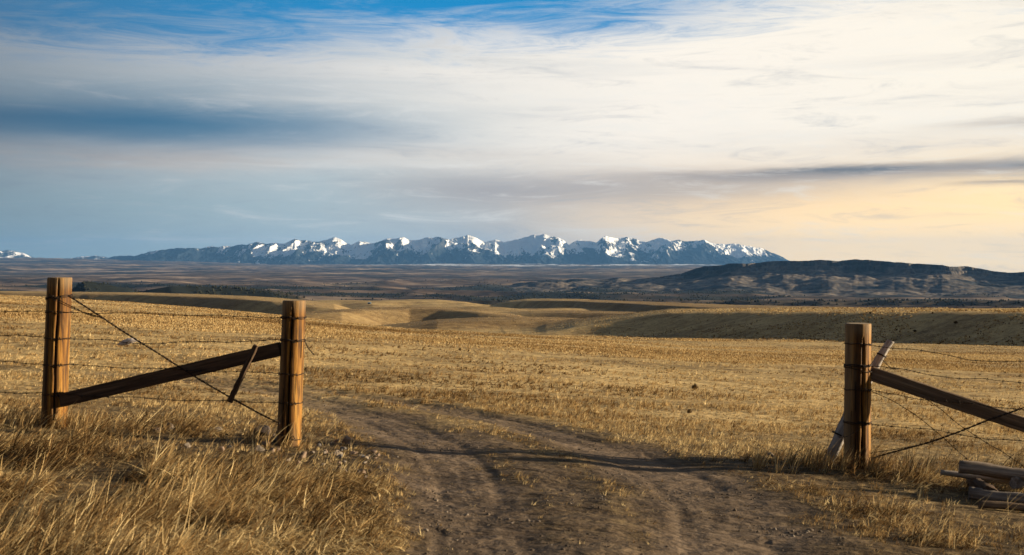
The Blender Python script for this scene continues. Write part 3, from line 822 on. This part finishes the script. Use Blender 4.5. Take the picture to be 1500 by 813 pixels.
pole('gate_stick', 'weathered grey stick leaning behind the right gate post', 'stick',
     [pt(1207, 702, SY - .03), pt(1232, 632, SY - .01), pt(1283, 534, SY + .02), pt(1305, 499, SY + .02)], [.05, .058, .042, .034], STICKW, 4)
# bits of wire round the stick
def loop_on(p, axis_q, r, name, label):
    mb = MB(); pts = [Vector(p) + axis_q @ Vector((.006 * i / 20, r * math.cos(i * .5), r * math.sin(i * .5))) for i in range(40)]
    mb.tube(pts, .004, 5); return mb.build(name, WIRE)
qs = (pt(1305, 499, SY) - pt(1207, 702, SY)).to_track_quat('X', 'Z')
w_ = loop_on(pt(1291, 521, SY + .02), qs, .045, 'wire_loop', ''); tag(w_, 'loop of dark wire near the top of the leaning grey stick', 'wire')
w_ = loop_on(pt(1228, 637, SY - .01), qs, .064, 'wire_loop', ''); tag(w_, 'loop of dark wire low on the leaning grey stick', 'wire')

# rail pile, lower right
g3 = lambda px, row, Y: pt(px, row, Y)
def on_ground(px, Y, up): 
    x = (px - 750) / F * Y
    return Vector((x, Y, hz(x, Y) + up))
LG = 'old rails piled in the grass'
pole('log', 'thick pale round log on top of the rail pile, end facing left', 'log', [g3(1405, 684, 9.35), g3(1500, 696, 9.2), g3(1640, 712, 9.0)], [.052, .055, .057], LOGW, 11, LG)
pole('log', 'thin bleached rail poking out left under the top log', 'log', [g3(1378, 692, 9.55), g3(1470, 703, 9.45), g3(1560, 712, 9.35)], [.022, .03, .032], GREYLIGHT, 12, LG)
pole('log', 'grey weathered log lying lowest and nearest in the rail pile', 'log', [g3(1419, 722, 9.0), g3(1500, 733, 8.85), g3(1640, 752, 8.65)], [.05, .053, .055], GREYWOOD, 13, LG)
pole('log', 'dark short log lying crosswise beneath the top log of the pile', 'log', [on_ground(1428, 9.7, .06), on_ground(1452, 8.95, .055)], [.075, .07], RAIL, 14, LG)
pole('log', 'pale broken log end at the right edge of the rail pile', 'log', [on_ground(1520, 9.75, .10), on_ground(1490, 9.12, .15)], [.055, .047], GREYWOOD, 15, LG)

pole('log', 'grey rail lying behind the top log, its left end lower', 'log', [g3(1440, 700, 9.75), g3(1540, 704, 9.65), g3(1640, 708, 9.55)], [.04, .045, .045], GREYWOOD, 16, LG)
pole('log', 'thin bark-dark pole on the ground in front of the lowest grey log', 'log', [on_ground(1436, 8.62, .03), on_ground(1520, 8.55, .035), on_ground(1620, 8.5, .03)], [.028, .03, .03], RAIL2, 17, LG)
# ------------------------------------------------------------------ wires
def barbed(name, label, pts, barbs=True, r=.0019, twist=.0028, pitch=.07, group=None, dens=.125, kink=.006, seed=0):
    rr = random.Random(seed)
    P = [Vector(p) for p in pts]
    # smooth polyline by Catmull-Rom
    out = []
    for i in range(len(P) - 1):
        a = P[max(i - 1, 0)]; b = P[i]; c = P[i + 1]; d = P[min(i + 2, len(P) - 1)]
        m = max(4, int((c - b).length / .022))
        for k in range(m):
            t = k / m
            out.append(0.5 * ((2 * b) + (c - a) * t + (2 * a - 5 * b + 4 * c - d) * t * t + (3 * b - a - 3 * c + d) * t ** 3))
    out.append(P[-1])
    mb = MB(); s = 0; A = []; B = []; marks = []; nextb = .05
    for i, p in enumerate(out):
        if i: s += (p - out[i - 1]).length
        tg = (out[min(i + 1, len(out) - 1)] - out[max(i - 1, 0)]).normalized()
        u = tg.cross(Vector((0, 0, 1))).normalized(); w = tg.cross(u)
        j = Vector((0, math.sin(s * 5 + seed) * kink * .5, math.sin(s * 7.3 + seed * 2) * kink + math.sin(s * 19 + seed) * kink * .3))
        ph = 2 * math.pi * s / pitch
        A.append(p + j + (u * math.cos(ph) + w * math.sin(ph)) * twist); B.append(p + j - (u * math.cos(ph) + w * math.sin(ph)) * twist)
        if s > nextb: marks.append((p + j, tg, u, w)); nextb += dens * rr.uniform(.9, 1.1)
    mb.tube(A, r, 5); mb.tube(B, r, 5)
    if barbs:
        for (p, tg, u, w) in marks:
            a0 = rr.uniform(0, 6.28)
            coil = [p + tg * (.0035 * (k - 4)) + (u * math.cos(a0 + k * 1.1) + w * math.sin(a0 + k * 1.1)) * .006 for k in range(9)]
            mb.tube(coil, .0019, 4)
            for sgn in (0, 1.6):
                dd = u * math.cos(a0 + sgn) + w * math.sin(a0 + sgn)
                mb.tube([p - dd * .021 + tg * .004, p, p + dd * .021 - tg * .004], .0017, 4)
    o = mb.build(name, WIRE, smooth=True)
    return tag(o, label, 'barbed wire' if barbs else 'wire', group)

GW = 'barbed wire strands of the left fence'
FY = P1Y - .115; GY2 = P2Y - .115; OFF = P1Y + .4
# left fence: (row at left edge, at post 1, mid, at post 2)
L_ = [('topmost', [(-140, 456), (0, 455), (84, 457), (200, 459.5), (330, 463), (414, 465)]),
      ('second', [(-140, 489), (0, 491), (84, 495), (160, 499), (200, 502.5), (300, 501), (412, 498)]),
      ('third', [(-140, 526), (0, 530), (83, 534), (180, 538), (300, 543), (410, 547)]),
      ('lowest', [(-140, 570), (0, 574), (82, 577), (180, 582), (300, 587), (408, 589)])]
for i, (nm, pp) in enumerate(L_):
    pts = []
    for (px, row) in pp:
        Yv = FY + (GY2 - FY) * max(0, (px - 84) / 330) if px >= 84 else FY + (84 - px) * .0022
        pts.append(pt(px, row, Yv))
    barbed('barbed_wire', nm + ' barbed wire strand of the left fence, stapled across both posts', pts, group=GW, seed=i + 1, dens=.125)
# diagonal brace wire, four strands at the top gathering into one twisted cable
D0 = [(100, 432), (150, 468), (187, 500), (250, 529), (330, 577), (372, 602), (413, 616)]
def dy(px): return P1Y - .14 + (P2Y - P1Y + .02) * (px - 100) / 313
barbed('brace_wire', 'thick twisted diagonal wire between the two left posts', [pt(p, r, dy(p)) for p, r in [(100, 433), (140, 459), (188, 490), (240, 523), (262, 537), (330, 578), (375, 603), (410, 620)]], barbs=False, r=.0048, twist=.006, pitch=.09, kink=.002)
barbed('brace_wire', 'slack wire drooping from the top of the far left post to the diagonal wire', [pt(p, r, dy(p) - .01) for p, r in [(72, 431), (84, 438), (100, 447), (113, 453), (130, 461), (147, 464.5)]], barbs=False, r=.0026, twist=.004, kink=.003, seed=3)
barbed('brace_wire', 'second slack wire bending under the first beside the far left post', [pt(p, r, dy(p) - .02) for p, r in [(75, 436), (88, 443), (102, 449.5), (120, 456.5), (140, 463), (152, 468)]], barbs=False, r=.0026, twist=.003, kink=.003, seed=5)
# loose tail at the middle post
barbed('wire_tail', 'loose bent wire tail sticking out right of the middle post', [pt(p, r, P2Y - .05) for p, r in [(446, 499), (449, 505), (452, 511), (457, 517), (461, 521)]], barbs=False, r=.003, twist=.005, pitch=.04, kink=.004)
barbed('wire_tail', 'small wire hook hanging left of the middle post below its top band', [pt(p, r, P2Y - .09) for p, r in [(414, 464), (409, 468), (410, 474), (414, 479)]], barbs=False, r=.0018, twist=.002, kink=.002)
# right fence
GR = 'barbed wire strands of the right fence'
RY = lambda px: P3Y - .13 - (px - 1257) / 400 * .32
R_ = [('topmost', [(1257, 503), (1300, 508), (1340, 513), (1390, 521), (1430, 527), (1500, 531), (1672, 537)]),
      ('second', [(1257, 536), (1295, 538), (1340, 545), (1390, 552), (1440, 556), (1500, 561), (1672, 568)]),
      ('third', [(1257, 570), (1300, 576), (1345, 583), (1400, 590), (1500, 599), (1672, 610)]),
      ('lowest', [(1257, 618), (1300, 623), (1370, 631), (1430, 640), (1500, 647), (1672, 662)])]
for i, (nm, pp) in enumerate(R_):
    barbed('barbed_wire', nm + ' barbed wire strand running right from the right gate post', [pt(p, r, RY(p)) for p, r in pp], group=GR, seed=11 + i, kink=.008)
barbed('brace_wire', 'thick twisted wire rising rightward over the right brace rail', [pt(p, r, RY(p) - .05) for p, r in [(1276, 672), (1300, 665), (1350, 651), (1400, 634), (1450, 615), (1500, 597), (1660, 540)]], barbs=False, r=.005, twist=.006, pitch=.1, kink=.003)
barbed('brace_wire', 'thinner wire beside the thick rising one, ending at the right gate post', [pt(p, r, RY(p) - .03) for p, r in [(1274, 664), (1310, 659), (1345, 652), (1378, 641)]], barbs=False, r=.0024, twist=.003, kink=.004)
barbed('barbed_wire', 'slack barbed wire falling steeply right below the right brace rail', [pt(p, r, RY(p) + .03) for p, r in [(1352, 582), (1380, 601), (1410, 625), (1445, 649), (1480, 670), (1520, 697)]], seed=23, kink=.006)
barbed('barbed_wire', 'slack barbed wire drooping from the right gate post to the rail pile', [pt(p, r, RY(p) + .02) for p, r in [(1276, 572), (1310, 588), (1345, 612), (1371, 632), (1400, 657), (1422, 676)]], seed=24, kink=.006)
barbed('wire_tail', 'short wire tail hooking right from the top of the leaning stick', [pt(p, r, SY - .03) for p, r in [(1293, 527), (1298, 533), (1306, 540), (1316, 541)]], barbs=False, r=.0025, twist=.003, kink=.003)
barbed('wire_tail', 'slack wire curling from the band of the right gate post to the leaning stick', [pt(p, r, P3Y - .14) for p, r in [(1228, 640), (1240, 640), (1254, 632), (1270, 620)]], barbs=False, r=.0024, twist=.003, kink=.003)

# pale scrap caught on the second strand
mb = MB(); rings = []
for i in range(15):
    t = i / 14; c = pt(172.5 + 30.5 * t, 504.8 - 6.0 * math.sin(t * 1.75), FY - .02)
    h = .001 + .034 * math.sin(math.pi * min(1, t * .98 + .02)) ** .8 * (1 - .25 * t); dpt = .012 + .01 * math.sin(math.pi * t)
    rings.append([c + Vector((0, -dpt * math.cos(a), h * math.sin(a) * (1 + .1 * math.sin(i * 2.1)))) for a in [2 * math.pi * k / 10 for k in range(10)]])
mb.grid(rings)
tag(mb.build('snagged_scrap', simple('pale_scrap', (.66, .58, .54), .8)), 'pale grey tapering scrap snagged where the diagonal wire crosses the second strand', 'scrap')

# ------------------------------------------------------------------ stones
def stone_mat(name, col):
    m, t, b = mat_new(name)
    pos = t.new('ShaderNodeTexCoord').outputs['Object']
    n = t.noise(pos, 14, 5, .65)
    t.put(b.inputs['Base Color'], t.mix(n, tuple(c * .5 for c in col), tuple(c * 1.35 for c in col)))
    t.put(b.inputs['Normal'], t.bump(t.noise(pos, 40, 4, .6), .5, .01))
    return m
STM = [stone_mat('pale_stone', (.23, .19, .155)), stone_mat('pink_stone', (.21, .15, .11)), stone_mat('grey_stone', (.14, .13, .128)), stone_mat('shaded_clump', (.09, .07, .06))]  # last colour paints the shade of a grass clump
def make_stone(px, Y, size, label, mi, group, seed, sink=.35, up=0.0):
    r = random.Random(seed); bm = bmesh.new(); bmesh.ops.create_icosphere(bm, subdivisions=3, radius=1)
    ax = [Vector((r.gauss(0, 1), r.gauss(0, 1), r.gauss(0, 1))).normalized() for _ in range(9)]
    cut = [r.uniform(.45, .85) for _ in range(9)]
    sc = Vector((r.uniform(.85, 1.35), r.uniform(.75, 1.1), r.uniform(.55, .85)))
    for v in bm.verts:
        p = v.co.copy()
        for a, c in zip(ax, cut):
            q = p.dot(a)
            if q > c: p -= a * (q - c) * .97
        p *= 1 + .04 * math.sin(p.x * 9 + seed) * math.sin(p.y * 8)
        v.co = Vector((p.x * sc.x, p.y * sc.y, p.z * sc.z)) * size
    me = bpy.data.meshes.new('stone'); bm.to_mesh(me); bm.free(); me.materials.append(STM[mi])
    o = bpy.data.objects.new('stone', me); COL.objects.link(o)
    x = (px - 750) / F * Y
    o.location = (x, Y, hz(x, Y) + size * sc.z * (1 - 2 * sink) + up); o.rotation_euler = (r.uniform(-.3, .3), r.uniform(-.3, .3), r.uniform(0, 6.28))
    return tag(o, label, 'stone', group)
def row_to_y(px, row): return on_near(px, row)[1]
SG = 'pale stones lying round the gate post and lane edge'
ST = [(378, 668, .075, 'largest pale stone in the grass left of the middle post', 0), (402, 648, .06, 'bluish pale stone against the left foot of the middle post', 2),
      (388, 655, .055, 'pinkish stone left of the middle post between two pale ones', 1), (383, 641, .105, 'dark brown hump of rock close behind the middle post\'s left side', 3),  # the dark hump is added to paint shade in a grass clump
      (323, 664, .045, 'pinkish stone left of the middle post, beside a small bluish one', 1), (336, 660, .03, 'small bluish stone in grass left of the pale stone', 2),
      (273, 658, .05, 'lone white stone in long grass below the left brace rail', 0), (318, 634, .045, 'pale stone standing in grass under the hanging stick', 0),
      (248, 630, .06, 'broad pale flat stone half hidden in grass under the left brace', 0), (230, 634, .045, 'pinkish stone next to the broad pale one under the left brace', 1),
      (508, 651, .075, 'long orange-brown stone right of the middle post', 1), (492, 651, .035, 'small tan stone beside the long orange-brown one', 1)]
for i, (px, row, s, lb, mi) in enumerate(ST):
    make_stone(px, row_to_y(px, row), s * .78, lb, mi, SG, 100 + i, .22, .015)
rs = random.Random(5)
small_lb = 'small pale stone among the many scattered between middle post and lane'
for i in range(46):
    px = rs.gauss(500, 40) if i > 18 else rs.uniform(395, 560); row = 668 + (px - 440) * .12 + rs.gauss(0, 13)
    make_stone(px, row_to_y(px, row), rs.uniform(.012, .034), small_lb, rs.choice([0, 0, 1, 1, 2]), 'small pale stones scattered by the lane', 300 + i, .28, .008)
make_stone(1130, row_to_y(1130, 672), .03, 'lone white stone in grass left of the right gate post', 0, SG, 400, .2, .02)

# ------------------------------------------------------------------ shrubs and hut far off
SHM, _t, _b = mat_new('shrub_twig'); _t.put(_b.inputs['Base Color'], _t.ramp(_t.attr('tint'), [(0, (.05, .036, .022)), (1, (.24, .17, .085))]))
def shrub(px, row, wpx, hpx, label, seed):
    x, y, z = march(px, row); r = np.random.default_rng(seed)
    w = wpx / F * y / 2; h = hpx / F * y; n = 170
    a = r.uniform(0, 6.28, n); sp = r.uniform(0, 1, n) ** .6
    base = np.stack([x + .25 * w * sp * np.cos(a), y + .25 * w * sp * np.sin(a), np.full(n, z - .03)], -1)
    tip = np.stack([x + w * sp * np.cos(a), y + w * sp * np.sin(a), z + h * (1 - .55 * sp ** 2) * r.uniform(.6, 1.1, n)], -1)
    midp = base * .45 + tip * .55; midp[:, 2] += h * .1
    wd = .045 * w + .004
    sd = np.stack([-np.sin(a + r.normal(0, .8, n)), np.cos(a), np.zeros(n)], -1) * wd
    V = np.stack([base - sd * .6, base + sd * .6, midp + sd, midp - sd, tip], 1)
    f = np.array([(0, 1, 2), (0, 2, 3), (3, 2, 4)]); faces = (f[None] + (np.arange(n) * 5)[:, None, None]).reshape(-1, 3)
    o = mesh_from('shrub', V.reshape(-1, 3), faces, SHM, dict(tint=np.repeat(r.random(n), 5)), smooth=False)
    tag(o, label, 'shrub', 'dark shrubs in the pasture')
for i, a in enumerate([(1018, 570, 12, 9, 'dark tufted shrub in the open pasture, largest one right of the lane'),
                       (1010, 605, 9, 7, 'small black clump in the pasture below the larger tufted shrub'),
                       (1275, 459.5, 6, 3.5, 'tiny dark shrub on the hill skyline just above the right gate post'),
                       (1366, 459.5, 5, 3, 'tiny dark shrub on the hill skyline right of the right gate post'),
                       (1400, 474, 9, 4.5, 'dark low shrub on the shaded hill face above the leaning stick'),
                       (1340, 486, 8, 4, 'dark low shrub on the shaded hill face right of the post top'),
                       (674, 513, 6, 4, 'small dark shrub in the pasture nearest the middle of the view')]):
    shrub(*a, 500 + i)

# small blue hut on the far golden rise
hx, hy, hz_ = march(541, 445.2)
hut = bpy.data.objects.new('hut', None); COL.objects.link(hut); hut.location = (hx, hy, hz_)
tag(hut, 'tiny blue hut alone on the far golden rise', 'hut')
sc_ = hy / F
W_, H_, Dp = 4.4 * sc_ / 2, 2.0 * sc_, 3.2 * sc_ / 2
mb = MB(); mb.grid([[(-W_, -Dp, z), (W_, -Dp, z), (W_, Dp, z), (-W_, Dp, z)] for z in (-.6, H_)])
mb.build('wall', simple('blue_paint', (.10, .22, .34), .6), hut, smooth=False)
mb = MB(); mb.grid([[(x, -Dp * 1.12, H_), (x, Dp * 1.12, H_), (x, Dp * 1.12, H_ + .08 * sc_), (x, 0, H_ + .7 * sc_), (x, -Dp * 1.12, H_ + .08 * sc_)] for x in (-W_ * 1.08, W_ * 1.08)])
mb.build('roof', simple('pale_sheet_roof', (.45, .5, .55), .5), hut, smooth=False)
mb = MB(); mb.grid([[(-.5 * sc_, -Dp - .05, z), (.5 * sc_, -Dp - .05, z), (.5 * sc_, -Dp - .005, z), (-.5 * sc_, -Dp - .005, z)] for z in (0, H_ * .8)])
mb.build('door', simple('dark_door', (.04, .05, .07), .6), hut, smooth=False)

# ------------------------------------------------------------------ haze
def build_haze():
    x0, x1, y0, y1, z0, z1 = -48000, 48000, -47000, 47500, -560, 930
    v = [(x, y, z) for z in (z0, z1) for y in (y0, y1) for x in (x0, x1)]
    f = [(0, 2, 3, 1), (4, 5, 7, 6), (0, 1, 5, 4), (2, 6, 7, 3), (0, 4, 6, 2), (1, 3, 7, 5)]
    me = bpy.data.meshes.new('haze'); me.from_pydata(v, [], f); me.update()
    o = bpy.data.objects.new('haze', me); COL.objects.link(o)
    m = bpy.data.materials.new('haze_air'); m.use_nodes = True; t = NT(m.node_tree)
    t.n.remove(t.n['Principled BSDF'])
    pv = t.new('ShaderNodeVolumePrincipled')
    pv.inputs['Color'].default_value = (.17, .45, 1.0, 1); pv.inputs['Density'].default_value = 1.3e-5; pv.inputs['Anisotropy'].default_value = .1
    t.l.new(pv.outputs[0], t.n['Material Output'].inputs['Volume'])
    me.materials.append(m)
    tag(o, 'thin blue haze over the valley', None, None, 'stuff')
build_haze()

# ------------------------------------------------------------------ sky
EXPO = 1.22
SKYK = 2 ** -EXPO
def build_world():
    w = bpy.data.worlds.new('World'); S.world = w; w.use_nodes = True
    t = NT(w.node_tree); bg = t.n['Background']
    gen = t.new('ShaderNodeTexCoord').outputs['Generated']
    sx = t.new('ShaderNodeSeparateXYZ'); t.l.new(gen, sx.inputs[0]); x, y, z = sx.outputs
    U = t.m('DIVIDE', t.m('ARCTAN2', x, y), math.radians(24.2))
    V0 = t.m('DIVIDE', t.m('ARCSINE', z), math.radians(13.0))
    # streaky warp: long wisps lying nearly level
    P = t.combine(U, V0, 0.0)
    wa = t.noise(t.mapping(P, (.9, 3.2, 1), (0, 0, -.05)), 1.0, 6, .55)
    wb = t.noise(t.mapping(P, (1.5, 8, 1), (0, 0, .08), (3, 1, 0)), 1.0, 9, .62)
    wc = t.noise(t.mapping(P, (3.4, 15, 1), (0, 0, -.16), (7, 4, 0)), 1.0, 12, .74, .9)
    V = t.m('ADD', V0, t.m('ADD', t.m('MULTIPLY', t.m('SUBTRACT', wa, .5), .22), t.m('MULTIPLY', t.m('SUBTRACT', wb, .5), .12)))
    Uf = t.m('ADD', t.m('MULTIPLY', t.m('ADD', U, t.m('MULTIPLY', t.m('SUBTRACT', wa, .5), .5)), .5), .5, clamp=True)
    low = t.ramp(Uf, [(0, (.40, .57, .62)), (.28, (.47, .57, .60)), (.48, (.56, .54, .51)), (.62, (.86, .69, .52)), (.80, (1.18, .82, .44)), (1, (1.28, .90, .42))])
    high = t.ramp(Uf, [(0, (.56, .62, .66)), (.25, (.72, .72, .71)), (.45, (.92, .87, .80)), (.65, (1.04, .96, .85)), (1, (1.06, .97, .82))])
    c = t.mix(t.ss(.18, .52, V), low, high)
    Vb = t.m('ADD', V0, t.m('ADD', t.m('MULTIPLY', t.m('SUBTRACT', wa, .5), .12), t.m('MULTIPLY', t.m('SUBTRACT', wb, .5), .06)))
    Vb = t.m('ADD', Vb, .045)
    # grey-blue shelf of cloud on the left, and dark blue window within it
    c = t.mix(t.m('MULTIPLY', t.m('MULTIPLY', t.gauss(Vb, .585, .12), t.ss(.25, -.6, U)), .62), c, (.20, .345, .44))
    # cream wisps under it
    c = t.mix(t.m('MULTIPLY', t.m('MULTIPLY', t.gauss(Vb, .432, .05), t.ss(.35, -.2, U)), t.m('ADD', .25, t.m('MULTIPLY', t.ss(.40, .60, wb), .7))), c, (.70, .63, .56))
    # mauve grey below centre-right
    c = t.mix(t.m('MULTIPLY', t.m('MULTIPLY', t.gauss(Vb, .32, .06), t.m('MULTIPLY', t.ss(-.45, .0, U), t.ss(1.0, .35, U))), .7), c, (.36, .345, .355))
    # grey bar to the right, with its dark streak
    c = t.mix(t.m('MULTIPLY', t.m('MULTIPLY', t.gauss(Vb, .375, .032), t.ss(.05, .5, U)), .85), c, (.31, .285, .285))
    V2 = t.m('ADD', V0, t.m('ADD', t.m('MULTIPLY', t.m('SUBTRACT', wb, .5), .06), t.m('ADD', .022, t.m('MULTIPLY', t.m('SUBTRACT', wc, .5), .035))))
    c = t.mix(t.m('MULTIPLY', t.m('MULTIPLY', t.gauss(V2, .364, .017), t.m('MULTIPLY', t.ss(.42, .66, U), t.ss(1.25, .8, U))), t.m('ADD', .35, t.ss(.42, .6, wb), clamp=True)), c, (.125, .14, .165))
    c = t.mix(t.m('MULTIPLY', t.m('MULTIPLY', t.gauss(V2, .300, .009), t.ss(.80, .98, U)), .75), c, (.24, .22, .22))
    c = t.mix(t.m('MULTIPLY', t.m('MULTIPLY', t.gauss(V2, .512, .02), t.ss(.72, 1.05, U)), .6), c, (.42, .38, .35))
    c = t.mix(t.m('MULTIPLY', t.m('MULTIPLY', t.ss(.36, .04, V0), t.ss(-.15, .8, U)), .85), c, (1.52, 1.06, .50))
    # fine cirrus fibre
    bk = t.noise(t.mapping(P, (.8, 5.5, 1), (0, 0, .10), (11, 2, 0)), 1.0, 8, .6, .4)
    c = t.mix(t.m('MULTIPLY', t.m('MULTIPLY', t.ss(.46, .68, bk), t.ss(.25, .45, V0)), .42), c, t.mix(Uf, (.40, .52, .60), (.74, .70, .66)))
    c = t.mix(t.m('MULTIPLY', t.m('MULTIPLY', t.ss(.50, .30, bk), t.ss(.25, .45, V0)), .40), c, t.mix(Uf, (.84, .82, .78), (1.08, 1.0, .86)))
    c = t.mix(t.m('MULTIPLY', t.ss(.50, .70, wc), .5), c, t.mix(Uf, (.75, .77, .78), (1, .95, .85)))
    c = t.mix(t.m('MULTIPLY', t.ss(.50, .3, wc), .34), c, (.33, .39, .46))
    c = t.mix(t.m('MULTIPLY', t.m('MULTIPLY', t.gauss(Vb, .545, .085), t.ss(.0, -.8, U)), .93), c, (.004, .15, .31))
    # open blue along the top
    sky = t.new('ShaderNodeTexSky', sky_type='NISHITA'); sky.sun_disc = False
    sky.sun_elevation = SUN_EL; sky.sun_rotation = SUN_AZ; sky.altitude = 1500
    ns = t.mix(1.0, sky.outputs[0], (.045, .075, .10), 'MULTIPLY')
    blue = t.mix(.96, ns, (.0, .262, .60))
    Vt = t.m('ADD', V0, t.m('ADD', t.m('MULTIPLY', t.m('SUBTRACT', wa, .5), .35), t.m('MULTIPLY', t.m('SUBTRACT', wc, .5), .42)))
    edge = t.m('ADD', Vt, t.m('SUBTRACT', t.m('MULTIPLY', t.ss(-.1, -.7, U), .07), t.m('MULTIPLY', t.ss(-.2, .9, U), .14)))
    c = t.mix(t.m('MULTIPLY', t.ss(.73, 1.0, edge), .99), c, blue)
    corner = t.m('MULTIPLY', t.ss(.80, 1.0, U), t.ss(.93, 1.02, t.m('ADD', V0, t.m('MULTIPLY', t.m('SUBTRACT', wc, .5), .12))))
    c = t.mix(t.m('MULTIPLY', corner, .85), c, (.012, .05, .12))
    # overhead and behind: broken cloud, cooler
    over = t.mix(t.noise(t.mapping(gen, (2, 2, 3)), 1.6, 5, .6), (.05, .085, .15), (.15, .16, .17))
    c = t.mix(t.ss(1.15, 2.4, V0), c, over)
    c = t.mix(t.ss(1.3, 3.0, t.m('ABSOLUTE', t.m('SUBTRACT', U, 1.2))), c, t.mix(.5, over, (.09, .105, .13)))
    # glow of thin cloud round the sun, out of view to the right
    sv = (math.sin(SUN_AZ) * math.cos(SUN_EL), math.cos(SUN_AZ) * math.cos(SUN_EL), math.sin(SUN_EL))
    dt = t.m('ADD', t.m('ADD', t.m('MULTIPLY', x, sv[0]), t.m('MULTIPLY', y, sv[1])), t.m('MULTIPLY', z, sv[2]))
    glow = t.m('MULTIPLY', t.m('POWER', t.m('MAXIMUM', dt, 0.0), 9.0), .5)
    c = t.mix(glow, c, (1.6, 1.15, .6), 'ADD')
    vm = t.new('ShaderNodeVectorMath', operation='SCALE'); t.l.new(c, vm.inputs[0]); vm.inputs[3].default_value = SKYK * 10
    t.l.new(vm.outputs[0], bg.inputs[0]); bg.inputs[1].default_value = .1
build_world()

sun = bpy.data.lights.new('sun', 'SUN'); sun.energy = 5.0; sun.angle = math.radians(.9); sun.color = (1.0, .81, .545)
so = bpy.data.objects.new('sun', sun); COL.objects.link(so)
sv = Vector((math.sin(SUN_AZ) * math.cos(SUN_EL), math.cos(SUN_AZ) * math.cos(SUN_EL), math.sin(SUN_EL)))
so.rotation_mode = 'QUATERNION'; so.rotation_quaternion = (-sv).to_track_quat('-Z', 'Y')

# ------------------------------------------------------------------ camera and render settings
cam = bpy.data.cameras.new('camera'); cam.lens = 36 * F / 1500; cam.sensor_width = 36; cam.sensor_fit = 'HORIZONTAL'
cam.clip_start = .1; cam.clip_end = 120000
cam.dof.use_dof = True; cam.dof.focus_distance = 70; cam.dof.aperture_fstop = 6.3
co = bpy.data.objects.new('camera', cam); COL.objects.link(co)
co.location = (0, 0, CZ); co.rotation_euler = (math.pi / 2 - PITCH, 0, 0)
S.camera = co
S.view_settings.view_transform = 'Standard'; S.view_settings.look = 'None'
S.view_settings.exposure = EXPO; S.view_settings.gamma = 1.0; S.view_settings.use_curve_mapping = False
S.render.engine = 'CYCLES'
S.cycles.max_bounces = 6; S.cycles.diffuse_bounces = 3; S.cycles.transmission_bounces = 3; S.cycles.volume_bounces = 0
S.cycles.use_denoising = True
